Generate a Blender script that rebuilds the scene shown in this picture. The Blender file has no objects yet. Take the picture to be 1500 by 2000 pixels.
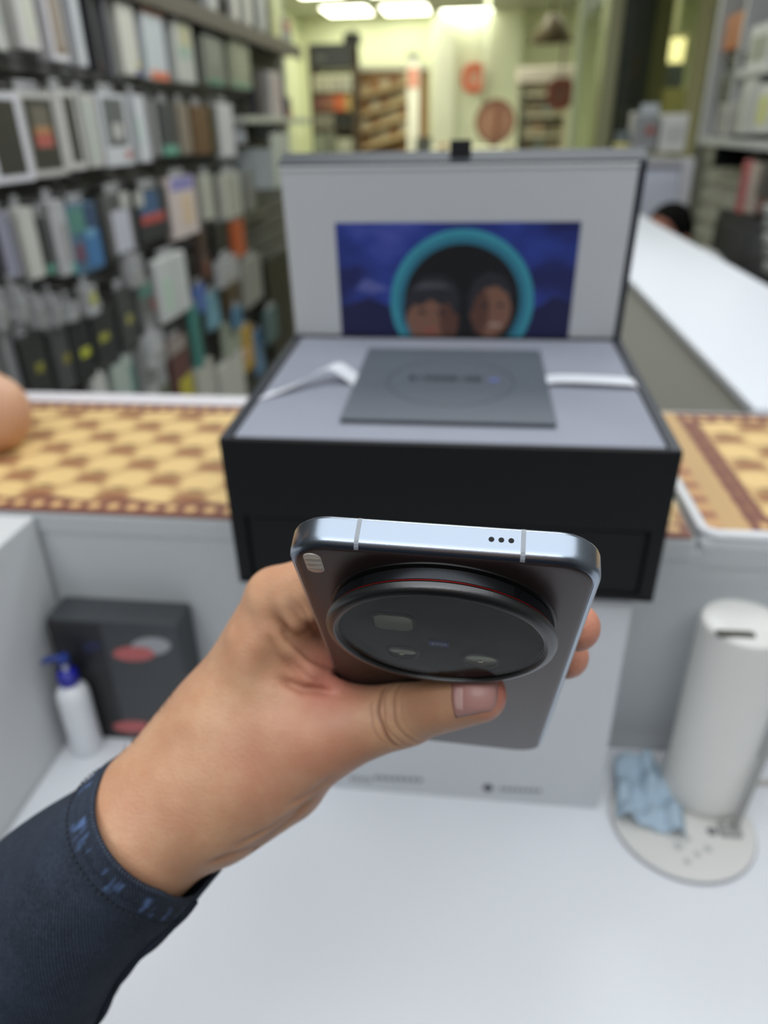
import bpy, bmesh, math, random
import numpy as np
from mathutils import Matrix, Vector
random.seed(7); rng = np.random.default_rng(7)
sc = bpy.context.scene
COL = sc.collection
# ------------------------------------------------------------------ camera
F = 1420.0
RC = np.array([[0.9931, 0.11604, -0.01723], [0.03928, -0.46725, -0.88325], [-0.11054, 0.87648, -0.46858]])  # rows: right, down, forward
for i in range(3): RC[i] /= np.linalg.norm(RC[i])
CP = np.array([0, 0, 1.36])
cd = bpy.data.cameras.new('camera'); cam = bpy.data.objects.new('camera', cd); COL.objects.link(cam)
cd.sensor_fit = 'VERTICAL'; cd.sensor_height = 36; cd.lens = 36 * F / 2000
cd.clip_start = 0.01; cd.clip_end = 60
cd.dof.use_dof = True; cd.dof.focus_distance = 0.174; cd.dof.aperture_fstop = 8.6; cd.dof.aperture_blades = 0
cam.matrix_world = Matrix(((RC[0][0], -RC[1][0], -RC[2][0], CP[0]), (RC[0][1], -RC[1][1], -RC[2][1], CP[1]), (RC[0][2], -RC[1][2], -RC[2][2], CP[2]), (0, 0, 0, 1)))
sc.camera = cam
# ------------------------------------------------------------------ light and exposure
sc.view_settings.view_transform = 'Standard'; sc.view_settings.look = 'None'
sc.view_settings.gamma = 1; sc.view_settings.use_curve_mapping = False; sc.view_settings.exposure = -0.28
sc.cycles.use_denoising = True; sc.cycles.max_bounces = 8; sc.cycles.transparent_max_bounces = 12
sc.cycles.caustics_reflective = False; sc.cycles.caustics_refractive = False
sc.cycles.sample_clamp_indirect = 6
w = bpy.data.worlds.new('world'); sc.world = w; w.use_nodes = True
w.node_tree.nodes['Background'].inputs[0].default_value = (.75, .82, .9, 1); w.node_tree.nodes['Background'].inputs[1].default_value = 0.25
ZC = 2.45   # ceiling height
def area(name, loc, sx, sy, power, col, rot=(0, 0, 0)):
    l = bpy.data.lights.new(name, 'AREA'); l.shape = 'RECTANGLE'; l.size = sx; l.size_y = sy; l.energy = power; l.color = col
    o = bpy.data.objects.new(name, l); COL.objects.link(o); o.location = loc; o.rotation_euler = rot
    return o
COOL = (.93, .97, 1.0); GREEN = (.97, 1.0, .86)
area('panel_light_over_desk', (0.05, 0.15, ZC - .03), 2.4, 2.0, 37, COOL)
area('fill_light_behind', (-.3, -.95, ZC - .03), 1.6, .7, 22, COOL)  # unseen lamp added to light the hand and niche from the front
area('panel_light_over_aisle', (.15, 1.9, ZC - .03), 1.1, .6, 23, COOL)
area('panel_light_mid_shop', (-.1, 3.5, ZC - .03), 1.1, .6, 14, (.96, 1, .88))
area('panel_light_back_left', (-.7, 5.7, ZC - .03), 1.6, .6, 44, GREEN)
area('panel_light_back_right', (.5, 6.4, ZC - .03), 1.4, .6, 36, GREEN)
area('fill_light_beyond_glass', (2.0, 6.2, ZC - .03), .9, .9, 20, (1, .95, .75))  # unseen lamp added to lift the dark area behind the partition

# ------------------------------------------------------------------ helpers
def ray(x, y): return np.array([(x - 750) / F, (y - 1000) / F, 1.0]) @ RC
def on_x(x, y, X): d = ray(x, y); return CP + d * (X / d[0])
def on_y(x, y, Y): d = ray(x, y); return CP + d * (Y / d[1])
def on_z(x, y, Z): d = ray(x, y); return CP + d * ((Z - CP[2]) / d[2])
def c2w(P): return np.asarray(P, float) @ RC + CP        # camera frame (right, down, forward) to world
def px(x, y, z): return np.array([(x - 750) / F * z, (y - 1000) / F * z, z])
def lin(c):
    r = []
    for v in c[:3]:
        v /= 255.0; r.append(v / 12.92 if v <= .04045 else ((v + .055) / 1.055) ** 2.4)
    return (*r, 1)
MATS = {}
def mat(name, col, rough=.5, metal=0, spec=.5, var=0, vscale=30, bump=0, bscale=200, coat=0, emit=None, es=0, sss=0):
    if name in MATS: return MATS[name]
    m = bpy.data.materials.new(name); m.use_nodes = True; nt = m.node_tree; b = nt.nodes['Principled BSDF']
    b.inputs['Base Color'].default_value = lin(col); b.inputs['Roughness'].default_value = rough
    b.inputs['Metallic'].default_value = metal; b.inputs['Specular IOR Level'].default_value = spec
    b.inputs['Coat Weight'].default_value = coat
    tc = nt.nodes.new('ShaderNodeTexCoord')
    if var:
        n = nt.nodes.new('ShaderNodeTexNoise'); n.inputs['Scale'].default_value = vscale; n.inputs['Detail'].default_value = 4
        nt.links.new(tc.outputs['Object'], n.inputs['Vector'])
        r = nt.nodes.new('ShaderNodeMapRange'); r.inputs[3].default_value = 1 - var; r.inputs[4].default_value = 1 + var
        nt.links.new(n.outputs['Fac'], r.inputs[0])
        h = nt.nodes.new('ShaderNodeHueSaturation'); h.inputs['Color'].default_value = lin(col)
        nt.links.new(r.outputs[0], h.inputs['Value']); nt.links.new(h.outputs[0], b.inputs['Base Color'])
    if bump:
        n = nt.nodes.new('ShaderNodeTexNoise'); n.inputs['Scale'].default_value = bscale; n.inputs['Detail'].default_value = 3
        nt.links.new(tc.outputs['Object'], n.inputs['Vector'])
        bp = nt.nodes.new('ShaderNodeBump'); bp.inputs['Strength'].default_value = bump; bp.inputs['Distance'].default_value = .001
        nt.links.new(n.outputs['Fac'], bp.inputs['Height']); nt.links.new(bp.outputs[0], b.inputs['Normal'])
    if emit: b.inputs['Emission Color'].default_value = lin(emit); b.inputs['Emission Strength'].default_value = es
    if sss: b.inputs['Subsurface Weight'].default_value = sss
    MATS[name] = m; return m
def cmat(c, rough=.45): return mat('paper_%d_%d_%d_%d' % (*c, int(rough * 100)), c, rough, var=.06, vscale=25)

def tag(o, label=None, cat=None, group=None, kind=None):
    if label: o['label'] = label
    if cat: o['category'] = cat
    if group: o['group'] = group
    if kind: o['kind'] = kind
    return o
def thing(name, label, cat, M=None, group=None):
    o = bpy.data.objects.new(name, None); COL.objects.link(o); o.empty_display_size = .05
    if M is not None:
        o.matrix_world = M if isinstance(M, Matrix) else Matrix.Translation(Vector(M))
    return tag(o, label, cat, group)
def obj(name, geo, m, parent=None, smooth=False, loc=None, kind=None, label=None):
    me = bpy.data.meshes.new(name)
    if isinstance(geo, bmesh.types.BMesh): geo.normal_update(); geo.to_mesh(me); geo.free()
    else:
        v, f = geo; me.from_pydata([tuple(map(float, p)) for p in v], [], [tuple(map(int, q)) for q in f]); me.update()
    if m is not None:
        for mm in (m if isinstance(m, (list, tuple)) else [m]): me.materials.append(mm)
    if smooth is True: me.polygons.foreach_set('use_smooth', [True] * len(me.polygons))
    o = bpy.data.objects.new(name, me); COL.objects.link(o)
    if smooth == 'auto':
        me.polygons.foreach_set('use_smooth', [True] * len(me.polygons))
        me.set_sharp_from_angle(angle=math.radians(35))
    if parent is not None: o.parent = parent
    if loc is not None: o.location = loc
    if kind: o['kind'] = kind
    if label: o['label'] = label
    return o
def bx(x0, x1, y0, y1, z0, z1, bev=0, seg=2, bm=None, M=None):
    b = bmesh.new()
    bmesh.ops.create_cube(b, size=1)
    for v in b.verts: v.co = Vector(((x0 + x1) / 2 + v.co.x * (x1 - x0), (y0 + y1) / 2 + v.co.y * (y1 - y0), (z0 + z1) / 2 + v.co.z * (z1 - z0)))
    if bev: bmesh.ops.bevel(b, geom=b.edges[:], offset=bev, segments=seg, affect='EDGES', profile=.6)
    if M is not None: bmesh.ops.transform(b, matrix=M, verts=b.verts)
    if bm is not None:
        me = bpy.data.meshes.new('t'); b.to_mesh(me); b.free(); bm.from_mesh(me); bpy.data.meshes.remove(me); return bm
    return b
def lathe(prof, n=64, cx=0, cy=0, a0=0, a1=2 * math.pi, rfun=None, close=False):
    """profile of (r, z) turned about Z"""
    full = abs(a1 - a0 - 2 * math.pi) < 1e-6; k = n if full else n + 1
    V = []; Fc = []
    for r, z in prof:
        for i in range(k):
            a = a0 + (a1 - a0) * i / n; rr = r if rfun is None else rfun(r, a)
            V.append((cx + rr * math.cos(a), cy + rr * math.sin(a), z))
    for j in range(len(prof) - 1):
        for i in range(n):
            i2 = (i + 1) % k if full else i + 1
            Fc.append((j * k + i, j * k + i2, (j + 1) * k + i2, (j + 1) * k + i))
    if close:
        Fc.append(tuple(range(k))[::-1]); Fc.append(tuple((len(prof) - 1) * k + i for i in range(k)))
    return V, Fc
def outline(w, h, r, n=10):
    P = []
    for cx, cy, a in ((w / 2 - r, h / 2 - r, 0), (-w / 2 + r, h / 2 - r, 90), (-w / 2 + r, -h / 2 + r, 180), (w / 2 - r, -h / 2 + r, 270)):
        for i in range(n + 1):
            t = math.radians(a + 90 * i / n); P.append((cx + r * math.cos(t), cy + r * math.sin(t)))
    return P
def slab(w, h, r, secs, n=10, c=(0, 0)):
    """rounded-rectangle stack: secs of (z, inset); capped"""
    V = []; Fc = []
    for z, ins in secs: V += [(c[0] + p[0], c[1] + p[1], z) for p in outline(w - 2 * ins, h - 2 * ins, max(r - ins, .0002), n)]
    k = 4 * (n + 1)
    for j in range(len(secs) - 1):
        for i in range(k): i2 = (i + 1) % k; Fc.append((j * k + i, j * k + i2, (j + 1) * k + i2, (j + 1) * k + i))
    Fc.append(tuple(range(k))[::-1]); Fc.append(tuple((len(secs) - 1) * k + i for i in range(k)))
    return V, Fc
def tube(pts, rad, n=10, cap=True):
    pts = [np.asarray(p, float) for p in pts]; V = []; Fc = []
    rad = rad if hasattr(rad, '__len__') else [rad] * len(pts)
    up = np.array([.13, .27, .95])
    for i, p in enumerate(pts):
        d = pts[min(i + 1, len(pts) - 1)] - pts[max(i - 1, 0)]; d /= np.linalg.norm(d) + 1e-12
        u = np.cross(d, up); u /= np.linalg.norm(u) + 1e-12; v = np.cross(d, u)
        for k in range(n): a = 2 * math.pi * k / n; V.append(p + rad[i] * (math.cos(a) * u + math.sin(a) * v))
    for j in range(len(pts) - 1):
        for k in range(n): k2 = (k + 1) % n; Fc.append((j * n + k, j * n + k2, (j + 1) * n + k2, (j + 1) * n + k))
    if cap: Fc.append(tuple(range(n))[::-1]); Fc.append(tuple((len(pts) - 1) * n + k for k in range(n)))
    return V, Fc
def ribbon(pts, wv, t):
    """strip along pts, half-width vector wv, thickness t along z"""
    V = []; Fc = []; wv = np.asarray(wv, float)
    for p in pts:
        p = np.asarray(p, float)
        V += [p - wv, p + wv, p + wv + (0, 0, t), p - wv + (0, 0, t)]
    for j in range(len(pts) - 1):
        for k in range(4): k2 = (k + 1) % 4; Fc.append((j * 4 + k, j * 4 + k2, (j + 1) * 4 + k2, (j + 1) * 4 + k))
    Fc.append((3, 2, 1, 0)); e = 4 * (len(pts) - 1); Fc.append((e, e + 1, e + 2, e + 3))
    return V, Fc
def text(name, s, size, m, parent, M, ext=.0001, shear=0, spacing=1, align='CENTER'):
    c = bpy.data.curves.new(name, 'FONT'); c.body = s; c.size = size; c.extrude = ext; c.align_x = align; c.align_y = 'CENTER'; c.space_character = spacing
    t_ = bpy.data.objects.new('t', c); COL.objects.link(t_); dg = bpy.context.evaluated_depsgraph_get(); me = bpy.data.meshes.new_from_object(t_.evaluated_get(dg)); bpy.data.objects.remove(t_)
    me.materials.clear(); me.materials.append(m); o = bpy.data.objects.new(name, me); COL.objects.link(o); o.parent = parent; o.matrix_local = M; return o
def disc(r, z0, z1, n=32, cx=0, cy=0, sy=1):
    V = [(cx + r * math.cos(2 * math.pi * i / n), cy + sy * r * math.sin(2 * math.pi * i / n), z) for z in (z0, z1) for i in range(n)]
    Fc = [(i, (i + 1) % n, n + (i + 1) % n, n + i) for i in range(n)] + [tuple(range(n))[::-1], tuple(n + i for i in range(n))]
    return V, Fc

# signed distance modelling (bodies are one continuous surface)
def rcone(P, a, b, ra, rb):
    a = np.asarray(a, np.float32); b = np.asarray(b, np.float32); ba = b - a; L2 = float(ba @ ba) + 1e-12
    pa = P - a; t = np.clip((pa @ ba) / L2, 0, 1)
    return np.linalg.norm(pa - t[..., None] * ba, axis=-1) - (ra + (rb - ra) * t)
def smin(a, b, k):
    h = np.clip(.5 + .5 * (b - a) / k, 0, 1); return b + (a - b) * h - k * h * (1 - h)
def surface_nets(Fv, o, h):
    nx, ny, nz = Fv.shape; ins = Fv < 0
    s = np.zeros((nx - 1, ny - 1, nz - 1), np.int8)
    for dx in (0, 1):
        for dy in (0, 1):
            for dz in (0, 1): s += ins[dx:nx - 1 + dx, dy:ny - 1 + dy, dz:nz - 1 + dz]
    act = (s > 0) & (s < 8); I = np.argwhere(act); idx = -np.ones(act.shape, np.int64); idx[act] = np.arange(len(I))
    acc = np.zeros((len(I), 3)); cnt = np.zeros(len(I))
    cor = [(a, b, c) for a in (0, 1) for b in (0, 1) for c in (0, 1)]
    for p in cor:
        for ax in range(3):
            if p[ax]: continue
            q = list(p); q[ax] = 1
            f0 = Fv[I[:, 0] + p[0], I[:, 1] + p[1], I[:, 2] + p[2]]; f1 = Fv[I[:, 0] + q[0], I[:, 1] + q[1], I[:, 2] + q[2]]
            x = (f0 < 0) != (f1 < 0); t = np.where(x, f0 / np.where(x, f0 - f1, 1), 0)
            pos = np.tile(np.array(p, float), (len(I), 1)); pos[:, ax] = t
            acc += pos * x[:, None]; cnt += x
    V = np.asarray(o) + h * (I + acc / cnt[:, None])
    Q = []
    for ax in range(3):
        sl0 = [slice(None)] * 3; sl1 = [slice(None)] * 3; sl0[ax] = slice(0, -1); sl1[ax] = slice(1, None)
        a = ins[tuple(sl0)]; b = ins[tuple(sl1)]; E = np.argwhere(a != b); o1, o2 = (ax + 1) % 3, (ax + 2) % 3
        E = E[(E[:, o1] > 0) & (E[:, o2] > 0) & (E[:, o1] < Fv.shape[o1] - 1) & (E[:, o2] < Fv.shape[o2] - 1)]
        def c(d1, d2):
            J = E.copy(); J[:, o1] -= d1; J[:, o2] -= d2; return idx[J[:, 0], J[:, 1], J[:, 2]]
        q = np.stack([c(1, 1), c(0, 1), c(0, 0), c(1, 0)], 1)
        fl = ~a[E[:, 0], E[:, 1], E[:, 2]]; q[fl] = q[fl][:, ::-1]; Q.append(q)
    Q = np.concatenate(Q); return V, Q[(Q >= 0).all(1)]
def sdf_mesh(fun, lo, hi, h):
    lo = np.asarray(lo, float); n = np.ceil((np.asarray(hi) - lo) / h).astype(int) + 1
    out = np.empty(n, np.float32); ys = lo[1] + h * np.arange(n[1]); zs = lo[2] + h * np.arange(n[2])
    for i0 in range(0, n[0], 24):
        xs = lo[0] + h * np.arange(i0, min(i0 + 24, n[0]))
        P = np.stack(np.meshgrid(xs, ys, zs, indexing='ij'), -1).astype(np.float32); out[i0:i0 + len(xs)] = fun(P)
    return surface_nets(out, lo, h)

# ------------------------------------------------------------------ materials
WHITE = mat('white_laminate', (222, 224, 228), .32, var=.015, vscale=6)
WHITE2 = mat('off_white_paint', (205, 207, 208), .5, var=.02, vscale=5)
GREYP = mat('grey_panel', (188, 192, 194), .55, var=.03, vscale=4)
BLACKBOX = mat('black_soft_touch_card', (15, 16, 19), .6, spec=.3, bump=.05, bscale=900, var=.05)
NAVY = mat('navy_black_card', (38, 42, 52), .45, var=.06)
VELVET = mat('grey_flock', (142, 145, 157), .85, var=.07, vscale=18, bump=.25, bscale=1500)
LINER = mat('grey_lid_paper', (190, 193, 196), .6, var=.02)
GUN = mat('gunmetal', (70, 72, 76), .3, metal=.9)
BLACKM = mat('black_anodised', (26, 27, 30), .35, metal=.5)
BLACKG = mat('black_gloss', (8, 8, 9), .12)
DARKW = mat('dark_wall', (86, 86, 81), .6, var=.15, vscale=9)
DARKR = mat('dark_rail', (62, 61, 58), .45, var=.2, vscale=12)

# ------------------------------------------------------------------ the setting
def struct(name, geo, m, parent=None): return obj(name, geo, m, parent, kind='structure' if parent is None else None)
BACKWALL = mat('cream_green_wall', (222, 226, 196), .7, var=.03, vscale=2)
CEIL = mat('ceiling_tile', (205, 207, 196), .8, var=.03, vscale=3)
FLOOR = mat('grey_floor_tile', (120, 118, 112), .35, var=.08, vscale=3)
struct('floor', bx(-3, 3, -1.6, 9.6, -.06, 0), FLOOR)
struct('ceiling', bx(-3, 3, -1.6, 9.6, ZC, ZC + .06), CEIL)
wl = struct('wall_left', bx(-1.06, -1.0, -1.6, 4.2, 0, ZC), DARKW)
slm = None
for i in range(30):
    z = .3 + i * .07
    if slm is None:
        o = obj('slat', bx(-.998, -.988, -1.5, 4.18, 0, .058, .002, 1), DARKW, wl); slm = o.data
    else:
        o = bpy.data.objects.new('slat', slm); COL.objects.link(o); o.parent = wl
    o.location = (0, 0, z)
struct('wall_left_return', bx(-3, -1.0, 4.2, 4.28, 0, ZC), BACKWALL)
struct('wall_left_rear', bx(-2.1, -2.04, 4.28, 9.6, 0, ZC), BACKWALL)
struct('wall_back', bx(-3, 3, 9.5, 9.6, 0, ZC), BACKWALL)
struct('wall_front', bx(-3, 3, -1.66, -1.6, 0, ZC), mat('dim_front_wall', (96, 92, 90), .7, var=.05))
wr = struct('wall_right', bx(1.16, 1.22, -1.6, 4.6, 0, ZC), mat('grey_right_wall', (120, 120, 118), .6, var=.08, vscale=4))
struct('wall_right_rear', bx(2.6, 2.66, 4.6, 9.6, 0, ZC), BACKWALL)
struct('wall_right_return', bx(1.22, 3, 4.6, 4.66, 0, ZC), BACKWALL)
struct('trim_1', bx(-.55, -.3, 9.3, 9.5, 0, ZC, .004), mat('pale_pilaster', (238, 240, 224), .6))
# ceiling lights in view at the back of the shop
LED = mat('led_diffuser', (255, 255, 240), .4, emit=(255, 255, 228), es=9)
LEDF = mat('lamp_frame', (220, 222, 215), .4)
def clight(pxx, pyy, w, label):
    p = on_z(pxx, pyy, ZC - .02)
    t = thing('ceiling_light', label, 'ceiling light', (p[0], p[1], ZC), 'lit ceiling panels at the back of the shop')
    obj('light_frame', bx(-w / 2 - .03, w / 2 + .03, -.33, .33, -.03, -.001, .004, 1), LEDF, t)
    obj('diffuser', bx(-w / 2, w / 2, -.3, .3, -.038, -.028, .003, 1), LED, t)
clight(678, 19, .46, 'oblong lit ceiling panel furthest left, above the dark shelf rack')
clight(792, 16, .46, 'oblong lit ceiling panel second from the left, above the brown display')
clight(912, 24, .52, 'brightest square ceiling panel, right of the two oblong ones')
clight(618, -20, .40, 'ceiling panel cut by the top frame edge, left of the first oblong one')
clight(772, -24, .50, 'ceiling panel cut by the top frame edge, over the second oblong one')
clight(968, 29, .34, 'small lit ceiling panel touching the right end of the bright square one')

# ------------------------------------------------------------------ service counter, desk and mats
ZT = 1.051; ZD = .815; YE = .549
ctr = thing('service_counter', 'white service counter with a raised back shelf across the frame', 'counter', (0, YE, 0))
obj('back_panel', bx(-.40, .9, .001, .02, .62, ZT - .012), GREYP, ctr)
obj('top_board', bx(-1.0, .193, 0, .318, ZT - .022, ZT, .003), GREYP, ctr)
obj('top_board', bx(.196, 1.1, 0, .318, ZT - .030, ZT, .006), GREYP, ctr)
obj('rear_strip', bx(-1.0, .21, .287, .318, ZT, ZT + .006, .002), mat('white_edge_strip', (226, 222, 226), .35), ctr)
# raised white lip of the right section, with its round corner
pts = [(.2, .30 - i * .03, ZT + .003) for i in range(10)] + [(.2 + .012 * (1 - math.cos(a)), .018 - .012 * math.sin(a), ZT + .003) for a in np.linspace(0, math.pi / 2, 7)] + [(.212 + i * .1, .006, ZT + .003) for i in range(1, 9)]
obj('raised_lip', tube(pts, .0048, 10), WHITE, ctr, True)
desk = thing('desk', 'white glossy lower desk top in front of the counter', 'desk', (0, .2, 0))
obj('desk_top', bx(-.392, 1.1, -.20, .3485, ZD - .03, ZD, .004), mat('white_desk_laminate', (226, 228, 233), .28, var=.01, vscale=4), desk)
obj('leg', bx(-.38, -.34, -.18, -.14, 0, ZD - .03, .003), WHITE2, desk); obj('leg', bx(1.04, 1.08, -.18, -.14, 0, ZD - .03, .003), WHITE2, desk)
obj('side_panel', bx(-.62, -.3925, -.20, .345, .62, ZT - .001, .002), WHITE2, desk)
obj('leg', bx(-.38, -.34, .28, .32, 0, ZD - .03, .003), WHITE2, desk); obj('leg', bx(1.04, 1.08, .28, .32, 0, ZD - .03, .003), WHITE2, desk)

def mat_pattern(name, big):
    m = bpy.data.materials.new(name); m.use_nodes = True; nt = m.node_tree; b = nt.nodes['Principled BSDF']; b.inputs['Roughness'].default_value = .55
    N = nt.nodes; Lk = nt.links
    def mth(op, a, bb=None, c=None):
        n = N.new('ShaderNodeMath'); n.operation = op
        for i, v in enumerate((a, bb, c)):
            if v is None: continue
            if isinstance(v, (int, float)): n.inputs[i].default_value = v
            else: Lk.new(v, n.inputs[i])
        return n.outputs[0]
    tc = N.new('ShaderNodeTexCoord'); sp = N.new('ShaderNodeSeparateXYZ'); Lk.new(tc.outputs['Object'], sp.inputs[0]); X, Y = sp.outputs[0], sp.outputs[1]
    ns = N.new('ShaderNodeTexNoise'); ns.inputs['Scale'].default_value = 300; Lk.new(tc.outputs['Object'], ns.inputs['Vector'])
    px_, py_ = (.076, .070) if not big else (.074, .070)
    def cell(ox, oy, rx, ry):      # distance to an elliptical motif on the lattice
        a = mth('SUBTRACT', mth('FRACT', mth('ADD', mth('DIVIDE', X, px_), ox)), .5); c = mth('SUBTRACT', mth('FRACT', mth('ADD', mth('DIVIDE', Y, py_), oy)), .5)
        return mth('SQRT', mth('ADD', mth('POWER', mth('DIVIDE', a, rx), 2.0), mth('POWER', mth('DIVIDE', c, ry), 2.0)))
    def both(rx, ry, ox=0, oy=0): return mth('MINIMUM', cell(ox, oy, rx, ry), cell(ox + .5, oy + .5, rx, ry))
    def step(d, e, wdt=.12):
        r = N.new('ShaderNodeMapRange'); r.interpolation_type = 'SMOOTHSTEP'; Lk.new(d, r.inputs[0]); r.inputs[1].default_value = e - wdt; r.inputs[2].default_value = e + wdt
        r.inputs[3].default_value = 1; r.inputs[4].default_value = 0; return r.outputs[0]
    def mix(f, a, bcol):
        n = N.new('ShaderNodeMix'); n.data_type = 'RGBA'; Lk.new(f, n.inputs['Factor'])
        for s, v in ((6, a), (7, bcol)):
            if isinstance(v, tuple): n.inputs[s].default_value = lin(v)
            else: Lk.new(v, n.inputs[s])
        return n.outputs[2]
    base = mix(step(both(.32, .33, .5), 1, .34), (166, 126, 84), (222, 190, 130))           # cream scallops on tan
    base = mix(step(both(.23, .10, 0, .02), 1, .35), base, (146, 96, 66))              # brown ovals
    base = mix(step(both(.12, .06, .5, .28), 1, .5), base, (138, 108, 72))             # olive gaps
    # borders: maroon band with cream beads
    bw = .030; n_ = (.62 if not big else .9)
    edge = mth('SUBTRACT', Y, .004)
    rear = mth('SUBTRACT', .281, Y)
    ed = mth('MINIMUM', edge, rear)
    if big: side = mth('SUBTRACT', X, .0); ed2 = mth('MINIMUM', ed, mth('SUBTRACT', side, .030))
    else: ed2 = ed
    scal = mth('ADD', ed2, mth('MULTIPLY', mth('SINE', mth('MULTIPLY', X, 2 * math.pi / px_)), .003))
    band = step(scal, bw - .008, .002)
    beadx = mth('SUBTRACT', mth('FRACT', mth('DIVIDE', X, .0185)), .5); beady = mth('DIVIDE', mth('SUBTRACT', ed, .009), .0185)
    bead = step(mth('SQRT', mth('ADD', mth('POWER', beadx, 2.0), mth('POWER', beady, 2.0))), .31, .08)
    bandc = mix(bead, (122, 76, 62), (212, 172, 118))
    c = mix(band, base, bandc)
    if big:
        yb = mth('FRACT', mth('DIVIDE', Y, .03)); flor = step(mth('ABSOLUTE', mth('SUBTRACT', yb, .5)), .3, .15)
        sidec = mix(flor, (150, 96, 72), (196, 152, 104)); sidec = mix(step(mth('ABSOLUTE', mth('SUBTRACT', side, .024)), .011, .002), sidec, (190, 156, 108))
        sidec = mix(step(mth('ABSOLUTE', mth('SUBTRACT', side, .040)), .004, .002), sidec, (112, 66, 56))
        c = mix(step(side, .045, .001), c, sidec)
    v = N.new('ShaderNodeMapRange'); Lk.new(ns.outputs['Fac'], v.inputs[0]); v.inputs[3].default_value = .85; v.inputs[4].default_value = 1.15
    h = N.new('ShaderNodeHueSaturation'); Lk.new(c, h.inputs['Color']); Lk.new(v.outputs[0], h.inputs['Value']); Lk.new(h.outputs[0], b.inputs['Base Color'])
    return m
mt = obj('patterned_mat', bx(0, 1.17, 0, .285, 0, .003, .001, 1), mat_pattern('printed_mat', False)); mt.location = (-.98, YE + .001, ZT)
tag(mt, 'cream and brown patterned mat on the counter left of the black gift box', 'mat')
mt = obj('patterned_mat', bx(0, .72, 0, .29, 0, .003, .001, 1), mat_pattern('printed_mat_bordered', True)); mt.location = (.206, YE + .012, ZT)
tag(mt, 'cream and brown patterned mat inside the white lip right of the gift box', 'mat')

# white counter running back on the right
XL0 = .345
rc = thing('side_counter', 'long white counter running back along the right of the frame', 'counter', (XL0, .875, 0))
obj('counter_slab', bx(-.004, .262, 0, 2.3, ZT - .010, ZT + .003, .003), mat('bright_white_slab', (232, 235, 242), .3), rc)
obj('side_panel', bx(.004, .022, .02, 2.28, .1, ZT - .01), mat('warm_grey_panel', (216, 214, 203), .55, var=.02), rc)
obj('side_panel', bx(.235, .25, .02, 2.28, .1, ZT - .01), mat('warm_grey_panel', (216, 214, 203), .55), rc)
obj('plinth', bx(.02, .24, .05, 2.25, 0, .1), GREYP, rc)

# ------------------------------------------------------------------ the phone's pose (shared by the hand that holds it)
PM = np.array([[.98785, .08374, -.13088], [.06541, .53993, .83917], [-.14094, .83753, -.52789]]); PT = np.array([.01291, .00949, .16958])
PW, PL, PTH = .0768, .1633, .0087
def ph(x, s, z): return PT + PM @ np.array([x, s, z])          # phone (right, down its length, out of its back) to camera frame
def on_phone(x, y, zl):
    d = np.array([(x - 750) / F, (y - 1000) / F, 1.0]); n = PM[:, 2]; return d * ((zl + n @ PT) / (n @ d))

# ------------------------------------------------------------------ the person holding the phone: left hand, forearm and sleeve
def capsules(P, L, k):
    d = None
    for a, b, ra, rb in L:
        e = rcone(P, a, b, ra, rb); d = e if d is None else smin(d, e, k)
    return d
WR = px(270, 1632, .262)
HM = px(452, 1446, .268)
IM = ph(-.0600, .0785, -.0205)         # index knuckle
MM = ph(-.0560, .099, -.0215); RM = ph(-.051, .119, -.0205); LM = ph(-.046, .137, -.0185)
TB = px(600, 1437, .2585); TI = on_phone(792, 1394, .0092); TT = on_phone(936, 1357, .0070)
TH = px(548, 1508, .268)
PALM = [(px(-60, 1910, .287), px(60, 1812, .279), .027, .0255), (px(60, 1812, .279), WR, .0255, .0232), (WR, HM, .0232, .0254), (HM, IM, .0236, .0112),
        (WR, MM, .020, .0125), (WR, RM, .018, .0125), (WR, LM, .016, .0115),
        (px(415, 1555, .262), TB, .0222, .0170), (px(440, 1590, .268), TH, .0140, .0178),
        (px(550, 1395, .262), ph(-.0565, .094, -.012), .0165, .010), (px(535, 1275, .2585), px(640, 1352, .2640), .0115, .0110), (TB, TI, .0152, .0090)]
THUMB = [(TB, TI, .0148, .0094), (TI, TT, .0096, .0086)]
WEB = []
FING = [
    [(IM, ph(-.022, .052, -.0215), .0118, .0094), (ph(-.022, .052, -.0215), ph(.001, .041, -.0190), .0092, .0083), (ph(.001, .041, -.0190), ph(.019, .035, -.0163), .0082, .0072)],
    [(MM, ph(-.012, .078, -.0245), .0118, .0097), (ph(-.012, .078, -.0245), ph(.019, .069, -.0225), .0094, .0086), (ph(.019, .069, -.0225), ph(.0395, .0645, -.0135), .0086, .0078)],
    [(RM, ph(-.010, .100, -.0235), .0115, .0094), (ph(-.010, .100, -.0235), ph(.020, .0915, -.0220), .0091, .0084), (ph(.020, .0915, -.0220), ph(.0397, .0885, -.0135), .0083, .0077)],
    [(LM, ph(-.014, .121, -.0205), .0102, .0082), (ph(-.014, .121, -.0205), ph(.006, .1165, -.0180), .0080, .0072), (ph(.006, .1165, -.0180), ph(.021, .1135, -.0152), .0071, .0064)]]
PMi = PM.T.astype(np.float32); PTf = PT.astype(np.float32)
def phone_sd(P):
    q = (P - PTf) @ PM.astype(np.float32)
    q = np.stack([np.abs(q[..., 0]) - PW / 2, np.abs(q[..., 1] - PL / 2) - PL / 2, np.abs(q[..., 2] + PTH / 2) - PTH / 2], -1)
    return np.linalg.norm(np.maximum(q, 0), axis=-1) + np.minimum(q.max(-1), 0)
def bump_sd(P):
    q = (P - PTf) @ PM.astype(np.float32)
    return np.maximum(np.maximum(np.hypot(q[..., 0], q[..., 1] - .0353) - .0313, q[..., 2] - .0083), -q[..., 2] - .0010)
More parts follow.
